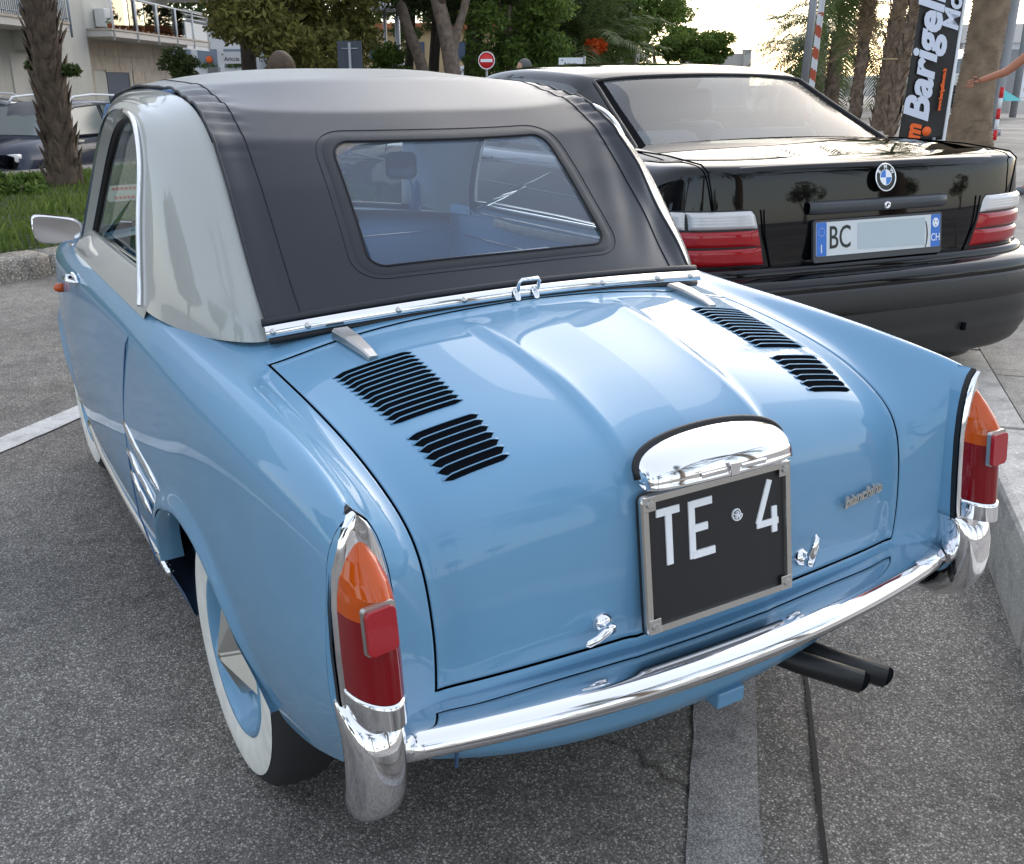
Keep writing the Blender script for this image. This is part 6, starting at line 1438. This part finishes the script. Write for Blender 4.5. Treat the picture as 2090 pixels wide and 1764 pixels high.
# beach cabins
bc = thing('beach_cabins', 'row of white beach cabins with a pale flat roof in the distance at right', 'building', (CL.x, CL.y, .22), AZ)
box('wall', 34, 38, -24, -15.2, 0, 2.0, 'signwhite', bc); box('roof', 33.7, 38.4, -24, -15.0, 2.0, 2.55, 'slab', bc)
for k in range(9): box('door', 33.95, 33.99, -16.3 - k * .95, -15.7 - k * .95, .1, 1.8, 'teal' if k % 3 == 0 else 'grey_roof', bc)
box('deck', 30, 34, -24, -15, 0, .35, 'slab', bc)
P = [[(30 + 6 * t, y, 2.6 + .6 * math.sin(t * 3.1)) for t in np.linspace(0, 1, 8)] for y in (-40, -15)]
for k, (px, D, c, sc, lab) in enumerate(((2030, 26, 'teal', 1.0, 'open teal parasol in front of the white cabins'), (1893, 27, 'teal', .8, 'small teal parasol left of the thick palm trunk'))):
    p = gat(px, D, .22); t = thing('parasol', lab, 'parasol', p, AZ, 'parasols by the beach cabins'); zt = at(px, (172, 205, 200)[k], D).z - .22
    V_ = [(0, 0, zt)] + [(.72 * sc * math.cos(a), .72 * sc * math.sin(a), zt - .38 * sc) for a in np.linspace(0, 6.283, 9)[:-1]]; mesh('parasol_canopy', V_, [(0, 1 + i, 1 + (i + 1) % 8) for i in range(8)], c, t, smooth=False); tube('parasol_pole', [(0, 0, 0), (0, 0, zt)], .02, 'galv', t)
box_ = thing('beach_wall', 'long low white wall along the beach behind the palms', 'wall', (CL.x, CL.y, .22), AZ); box('wall_panel', 60, 60.3, -50, -17.5, 0, .95, 'slab', box_); box('wall_cap', 59.9, 60.4, -50, -17.5, .952, 1.05, 'signwhite', box_)
sea = mesh('sea', [tuple(wl(-60, 130, .24)), tuple(wl(400, 130, .24)), tuple(wl(900, 1500, .24)), tuple(wl(-300, 1500, .24))], [(0, 1, 2, 3)], pbr('sea_water', (.10, .16, .20), .12), smooth=False); sea['kind'] = 'structure'

# ---- parked vehicles farther away
def loft(name, st, mat, parent, caps=True):
    """st = [(x, [(y,z)...half section from bottom outside to top centre])]"""
    P = []
    for x, sec in st: P.append([(x, y, z) for y, z in sec] + [(x, -y, z) for y, z in sec[::-1]])
    o = grid(name, P, mat, parent, closed_u=True, caps=caps); fixn(o); return o
def suv(pos, rz, label, mat, name='parked_suv', group=None):
    t = thing(name, label, 'car', pos, rz, group)
    def sec(hw, zb, zs, zc): return [(hw * .86, zb), (hw * .97, zb + .10), (hw, zb + .35), (hw * .985, zs - .18), (hw * .94, zs - .04), (hw * .80, zc - .01), (hw * .4, zc), (0, zc)]
    loft('body', [(-2.15, sec(.72, .55, .92, .94)), (-2.12, sec(.80, .42, .98, 1.0)), (-1.9, sec(.88, .36, 1.02, 1.04)), (-1.0, sec(.91, .34, 1.04, 1.06)), (.2, sec(.91, .34, 1.02, 1.04)), (.95, sec(.91, .34, 1.0, 1.04)), (1.3, sec(.90, .36, .97, 1.03)), (1.8, sec(.86, .38, .92, .98)), (2.05, sec(.76, .42, .84, .88)), (2.13, sec(.62, .48, .70, .74))], mat, t)
    loft('cladding', [(-2.17, [(.70, .40), (.76, .42), (.78, .62), (.5, .64), (0, .64)]), (-1.8, [(.86, .33), (.915, .36), (.93, .56), (.7, .58), (0, .58)]), (1.7, [(.84, .33), (.89, .36), (.90, .56), (.7, .58), (0, .58)]), (2.16, [(.60, .36), (.66, .40), (.66, .60), (.4, .62), (0, .62)])], 'suv_trim', t)
    def gs(w0, w1, z0, z1): return [(w0, z0), (w0 + (w1 - w0) * .5, z0 + (z1 - z0) * .5), (w1, z1 - .06), (w1 * .9, z1 - .01), (w1 * .5, z1 + .01), (0, z1 + .015)]
    G = [(-2.05, gs(.80, .70, 1.0, 1.12)), (-1.85, gs(.82, .66, 1.02, 1.50)), (-1.5, gs(.83, .66, 1.02, 1.60)), (-.6, gs(.84, .66, 1.03, 1.63)), (.15, gs(.84, .65, 1.03, 1.60)), (.35, gs(.84, .64, 1.03, 1.55)), (1.15, gs(.80, .70, 1.0, 1.06))]
    loft('greenhouse', G, mat, t)
    for sy in (-1, 1):
        def sp(x, f):     # point on side glass
            z0, z1 = 1.05, np.interp(x, [-1.85, -1.5, -.6, .15, .35, 1.15], [1.40, 1.52, 1.55, 1.52, 1.47, 1.08]); w0, w1 = .838, .672
            z = z0 + (z1 - z0) * f; w = w0 + (w1 - w0) * (z - 1.03) / .53; return (x, sy * (w + .006), z)
        for x0, x1 in ((-.62, .38), (-1.50, -.72), (-1.82, -1.58)):
            grid('side_window', [[sp(x, f) for x in np.linspace(x0, x1 + (.42 * (1 - f) if x0 == -.62 else 0), 6)] for f in (0, .5, 1)], 'pane', t)
            fr_ = [sp(x0, 0), sp(x0, 1)] + [sp(x, 1) for x in np.linspace(x0, x1, 5)] + [sp(x1 + (.42 if x0 == -.62 else 0), 0)]
            tube('window_seal', fr_, .014, 'black', t, closed=True, seg=5)
        tube('roof_rail', [(-1.6, sy * .60, 1.64), (-1.5, sy * .61, 1.70), (-.6, sy * .62, 1.73), (.0, sy * .61, 1.70), (.12, sy * .60, 1.62)], .020, 'white_metal', t)
        for x in (-1.33, 1.34):
            w_ = bpy.data.objects.new('wheel', None); COL.objects.link(w_); w_.parent = t; w_.location = (x, sy * .80, .335)
            lathe('wheel_arch', [(.36, sy * .02), (.42, sy * .125), (.44, sy * .115), (.43, 0)], 'suv_trim', w_, 36, 'Y')
            lathe('tyre', [(.22, sy * .10), (.30, sy * .115), (.33, sy * .08), (.335, 0), (.33, -.10), (.22, -.10)], 'tyre', w_, 36, 'Y'); lathe('wheel_well', [(.0001, sy * .055), (.225, sy * .06), (.225, sy * .1)], 'void', w_, 24, 'Y')
            for k in range(5):
                a = k * 2 * math.pi / 5 + .3; tube('spoke', [(.03 * math.cos(a), sy * .105, .03 * math.sin(a)), (.205 * math.cos(a), sy * .10, .205 * math.sin(a))], [.035, .022], 'alu', w_, seg=6)
            tube('rim', [(.215 * math.cos(a), sy * .10, .215 * math.sin(a)) for a in np.linspace(0, 6.283, 31)[:-1]], .016, 'alu', w_, closed=True, seg=6); lathe('hub', [(.0001, sy * .115), (.045, sy * .11), (.05, sy * .09)], 'alu', w_, 14, 'Y')
        box('door_mirror', .75, .92, min(sy * .90, sy * 1.06), max(sy * .90, sy * 1.06), 1.02, 1.17, 'suv_trim', t, bevel=.03, smooth=True)
        for x in (-.55, .42): box('door_handle', x - .09, x + .09, min(sy * .905, sy * .93), max(sy * .905, sy * .93), .93, .965, 'alu', t, bevel=.008)
        tube('door_gap', [(-.67, sy * .84, 1.04), (-.67, sy * .915, .90), (-.67, sy * .917, .58)], .006, 'void', t, seg=4)
        box('headlight', 1.92, 2.08, min(sy * .50, sy * .76), max(sy * .50, sy * .76), .70, .84, 'clear_lens', t, bevel=.03, smooth=True)
    grid('windscreen', [[(1.12 - .78 * f + .012, y * (1 - .12 * f), 1.065 + .46 * f + .012 + .02 * (1 - (y / .75) ** 2)) for y in np.linspace(-.74, .74, 9)] for f in (0, .33, .66, 1)], 'pane', t)
    box('grille', 2.10, 2.16, -.42, .42, .66, .80, 'suv_trim', t, bevel=.01); return t
M['pane'] = pbr('car_window', (.10, .125, .13), .08, 0, 0, .6)
pr, pf = wl(-7.37 - .45, 20.4, GZ), wl(-7.85 - .45, 17.85, GZ); dirv = (pf - pr).normalized(); mid = (pr + pf) / 2
suv(mid, math.atan2(dirv.y, dirv.x), 'dark slate car with silver roof rails parked beyond the palm on the verge', 'suv', 'parked_suv')
M['whitecar'] = pbr('white_car_paint', (.62, .64, .62), .3, coat=1); M['greycar'] = pbr('grey_car_paint', (.11, .115, .12), .3, coat=1)
p = gat(1930, 26, .22); suv(p, AZ + 2.9, 'white car half hidden between the banner and the thick palm', 'whitecar', 'white_car')
p = wl(-13, 25.0, GZ); suv(p, AZ + 1.7, 'grey car at the left picture edge behind the slate car', 'greycar', 'grey_car')

# ---- people
def skin_body(name, verts, edges, radii, mat, parent, root=0, sub=2):
    me = bpy.data.meshes.new(name); me.from_pydata(verts, edges, []); o = bpy.data.objects.new(name, me); COL.objects.link(o)
    md = o.modifiers.new('s', 'SKIN'); md.use_smooth_shade = True
    for i, sv in enumerate(me.skin_vertices[0].data): sv.radius = (radii[i], radii[i]) if not hasattr(radii[i], '__len__') else radii[i]; sv.use_root = (i == root)
    o.modifiers.new('u', 'SUBSURF').levels = sub; dg = bpy.context.evaluated_depsgraph_get(); m2 = bpy.data.meshes.new_from_object(o.evaluated_get(dg)); bpy.data.objects.remove(o)
    m2.name = name; m2.materials.clear(); m2.materials.append(M[mat]); m2.polygons.foreach_set('use_smooth', [True] * len(m2.polygons)); return link(bpy.data.objects.new(name, m2), parent)
def blob(name, c, r, mat, parent, seg=20, fn=None):
    P = []
    for j in range(13):
        th = math.pi * j / 12; P.append([])
        for i in range(seg):
            a = 2 * math.pi * i / seg; d = Vector((math.sin(th) * math.cos(a), math.sin(th) * math.sin(a), math.cos(th))); k = fn(d) if fn else 1
            P[-1].append((c[0] + d.x * r[0] * k, c[1] + d.y * r[1] * k, c[2] + d.z * r[2] * k))
    o = grid(name, P, mat, parent, closed_u=True); fixn(o); return o
def person(pos, rz, H, label, skin, hair, shirt, legs, hair_len=0, arm=None, group=None, scale_head=1.0, sleeves=True):
    t = thing('person', label, 'person', pos, rz, group); s = H / 1.70
    def v(x, y, z): return (x * s, y * s, z * s)
    A = arm or [(.02, -.33, 1.10), (.10, -.35, .86)]       # right elbow, wrist
    vs_b = [v(0, 0, .95), v(0, 0, 1.15), v(0, 0, 1.36), v(0, 0, 1.46), v(.01, 0, 1.53), v(0, .17, 1.40), v(0, .25, 1.14), v(.05, .26, .90), v(0, -.17, 1.40), v(*A[0]), v(*A[1]), v(0, .09, .90), v(.02, .10, .50), v(-.02, .10, .08), v(0, -.09, .90), v(.02, -.10, .50), v(-.02, -.10, .08), v(.10, .10, .03), v(.10, -.10, .03)]
    ed = [(0, 1), (1, 2), (2, 3), (3, 4), (2, 5), (5, 6), (6, 7), (2, 8), (8, 9), (9, 10), (0, 11), (11, 12), (12, 13), (13, 17), (0, 14), (14, 15), (15, 16), (16, 18)]
    rd_ = [.13, .115, .13, .055, .052, .055, .042, .028, .055, .042, .028, .085, .055, .038, .085, .055, .038, .032, .032]
    skin_body('body', vs_b, ed, [r_ * s for r_ in rd_], skin, t)
    k_ = 1.12; skin_body('shirt', [vs_b[i] for i in (0, 1, 2, 5, 8)] + [v(0, .215, 1.25), tuple(Vector(vs_b[8]).lerp(Vector(vs_b[9]), .55))], [(0, 1), (1, 2), (2, 3), (2, 4), (3, 5), (4, 6)], [r_ * s * k_ for r_ in (.14, .125, .135, .062, .062, .055, .055)], shirt, t)
    skin_body('shorts', [v(0, 0, .98), v(0, .09, .88), v(.015, .10, .56), v(0, -.09, .88), v(.015, -.10, .56)], [(0, 1), (1, 2), (0, 3), (3, 4)], [r_ * s for r_ in (.15, .11, .088, .11, .088)], legs, t)
    hz = 1.60; hs_ = scale_head
    blob('head', v(.015, 0, hz), (.098 * s * hs_, .077 * s * hs_, .118 * s * hs_), skin, t, fn=lambda d: 1 - .10 * max(0, -d.z) * (1 - abs(d.x)) + .10 * max(0, d.x) ** 18)
    blob('nose', v(.113 * hs_, 0, hz - .005), (.016 * s, .012 * s, .022 * s), skin, t, 8)
    for sy in (-1, 1):
        blob('ear', v(.0, sy * .078 * hs_, hz), (.018 * s, .008 * s, .028 * s), skin, t, 8); blob('eye', v(.094 * hs_, sy * .032, hz + .018), (.008 * s, .012 * s, .006 * s), 'letter_black', t, 8)
    blob('mouth', v(.098 * hs_, 0, hz - .052), (.008 * s, .022 * s, .005 * s), 'terra', t, 8)
    blob('hair', v(-.014, 0, hz + .010 - hair_len * .7), (.112 * s * hs_, .102 * s * hs_ * (1 + hair_len * 2), (.125 + hair_len) * s * hs_), hair, t, 28, fn=lambda d: (1 if d.x < .35 or d.z > .55 else .86) * (1 + .02 * math.sin(d.y * 40)))
    V_, F_ = [], []
    for k in range(170):
        a = k * 2.39996; ph = rnd.uniform(.0, .5); L_ = rnd.uniform(1.3, 2.0)
        if math.cos(a) > .72: L_ = .75
        for q in range(9):
            th = ph + (L_ - 0) * q / 8; dx, dy, dz = math.sin(min(th, 1.65)) * math.cos(a), math.sin(min(th, 1.65)) * math.sin(a), math.cos(min(th, 1.65)) - max(0, th - 1.65)
            c = Vector(v(-.014, 0, hz + .010 - hair_len * .7)) + Vector((dx * .116 * s * hs_, dy * .107 * s * hs_ * (1 + hair_len * 2), dz * (.129 + hair_len) * s * hs_)); w_ = .006 * s * (1 - q / 12)
            t2 = Vector((-math.sin(a), math.cos(a), 0)) * w_; V_ += [c - t2, c + Vector((dx, dy, .3)) * .004 * s, c + t2]
            if q < 8:
                i = len(V_) - 3; F_ += [(i, i + 1, i + 4, i + 3), (i + 1, i + 2, i + 5, i + 4)]
    mesh('hair_strands', V_, F_, hair, t)
    # hands with separate fingers
    for sy, el, wr in ((1, vs_b[6], vs_b[7]), (-1, vs_b[9], vs_b[10])):
        d = (Vector(wr) - Vector(el)).normalized(); side_ = d.cross(Vector((0, 1, 0)) if abs(d.y) < .9 else Vector((0, 0, 1))).normalized(); w0 = Vector(wr)
        hv, he, hr = [tuple(w0), tuple(w0 + d * .045 * s)], [(0, 1)], [.026 * s, .030 * s]
        skin_body('hand', hv, he, [(r_ * 1.1, r_ * .6) for r_ in hr], skin, t, sub=1)
        for f_ in range(4):
            b0 = w0 + d * .06 * s + side_ * (f_ - 1.5) * .018 * s; L_ = (.060, .072, .068, .054)[f_] * s; n_ = d.cross(side_)
            tube('finger', [b0, b0 + d * L_ * .5 + n_ * .004 * s, b0 + d * L_ + n_ * .014 * s], [.0085 * s, .008 * s, .005 * s], skin, t, seg=6)
        b0 = w0 + d * .01 * s + side_ * .028 * s; tube('thumb', [b0, b0 + (d + side_ * .8).normalized() * .03 * s, b0 + (d * 1.2 + side_ * .6).normalized() * .055 * s], [.010 * s, .009 * s, .006 * s], skin, t, seg=6)
    for sy in (-1, 1): blob('shoe', v(.06, sy * .10, .035), (.13 * s, .045 * s, .04 * s), 'seat_cloth', t, 12)
    return t
person(gat(575, 8.6, 0), AZ + .4, 1.42, 'woman with brown hair standing behind the canvas roof, only her head showing', 'skin', 'hair_brown', 'shirt_blue', 'seat_blue', hair_len=.04, scale_head=1.22)
person(gat(1069, 15, 0), AZ + 2, 1.50, 'person with short grey hair standing behind the gap between the two cars', 'skin', 'hair_grey', 'shirt_blue', 'seat_blue')
person(gat(697, 6.9, 0), AZ + math.pi + .9, .85, 'small child in a white shirt seen through the rear window of the blue car', 'skin', 'hair_fair', 'shirt_white', 'shorts', scale_head=1.3)
person(gat(2150, 9.3, .22), AZ + math.pi * .5 + .15, 1.62, 'tanned woman in pale shorts stretching an arm out at the right picture edge', 'tan_skin', 'hair_brown', 'shirt_white', 'shorts', arm=[(.32, -.24, 1.12), (.62, -.20, 1.04)])
person(gat(1912, 27, .22), AZ + 1, 1.6, 'dark haired person sitting near the cabins left of the thick palm', 'tan_skin', 'hair_grey', 'shirt_blue', 'seat_blue')
person(gat(1713, 24, .22), AZ + 1.2, 1.05, 'person with fair hair by the stems of the promenade palms', 'skin', 'hair_fair', 'banner_orange', 'seat_blue') if False else None

# ---- the promenade behind the photographer (mirrored in paint and chrome)
for k, (x, y, H, sc) in enumerate(((3.4, -8.5, 5.6, 1.2), (-2.2, -11, 6.4, 1.2), (9, -9, 6, 1.3), (-8.5, -9, 6.0, 1.2), (-9.5, -1.0, 5.2, 1.2))):
    make_palm('promenade_palm', ['tall palm behind the photographer to the right', 'tall palm straight behind the photographer', 'palm far behind at the right', 'palm far behind at the left', 'palm on the left beside the road'][k], (x, y, 0), H, .28, .22, nf=22, scale=sc, seed=90 + k, group=PALM)
for k, (x, y) in enumerate(((-16, -4), (-15, 3), (-13, 9))):
    make_tree('holm_oak_tree', ['round tree left of the road behind the photographer', 'round tree left of the road', 'round tree left of the road near the verge'][k], (x, y, 0), (-2, 2, -2.5, 2.5, 2.0, 5.0), 26, (.6, 1.0), 8000, .11, 'leaf_olive', [([(0, 0, 0), (0, .1, 2), (0, 0, 3.5)], .2, .12)], seed=60 + k)
for k in range(9):
    a = -40 + k * 10; make_tree('promenade_tree', ['bare tree at one end of the row across the road', 'second bare tree of the row across the road', 'third bare tree of the row across the road', 'bare tree left of the middle of the row across the road', 'middle bare tree of the row across the road', 'bare tree right of the middle of the row across the road', 'third bare tree from the far end of the row across the road', 'last but one bare tree of the row across the road', 'bare tree at the far end of the row across the road'][k], (a, -34 - (k % 3) * 2, 0), (-1.5, 1.5, -1.5, 1.5, 2.5, 5), 8, (.5, .9), 900, .10, 'leaf_olive', [([(0, 0, 0), (.1, .1, 2), (.4, 0, 4)], .16, .08), ([(.05, .05, 1.8), (-.5, .4, 3.4), (-1.0, .6, 4.6)], .08, .03)], seed=100 + k, group='bare trees across the road')
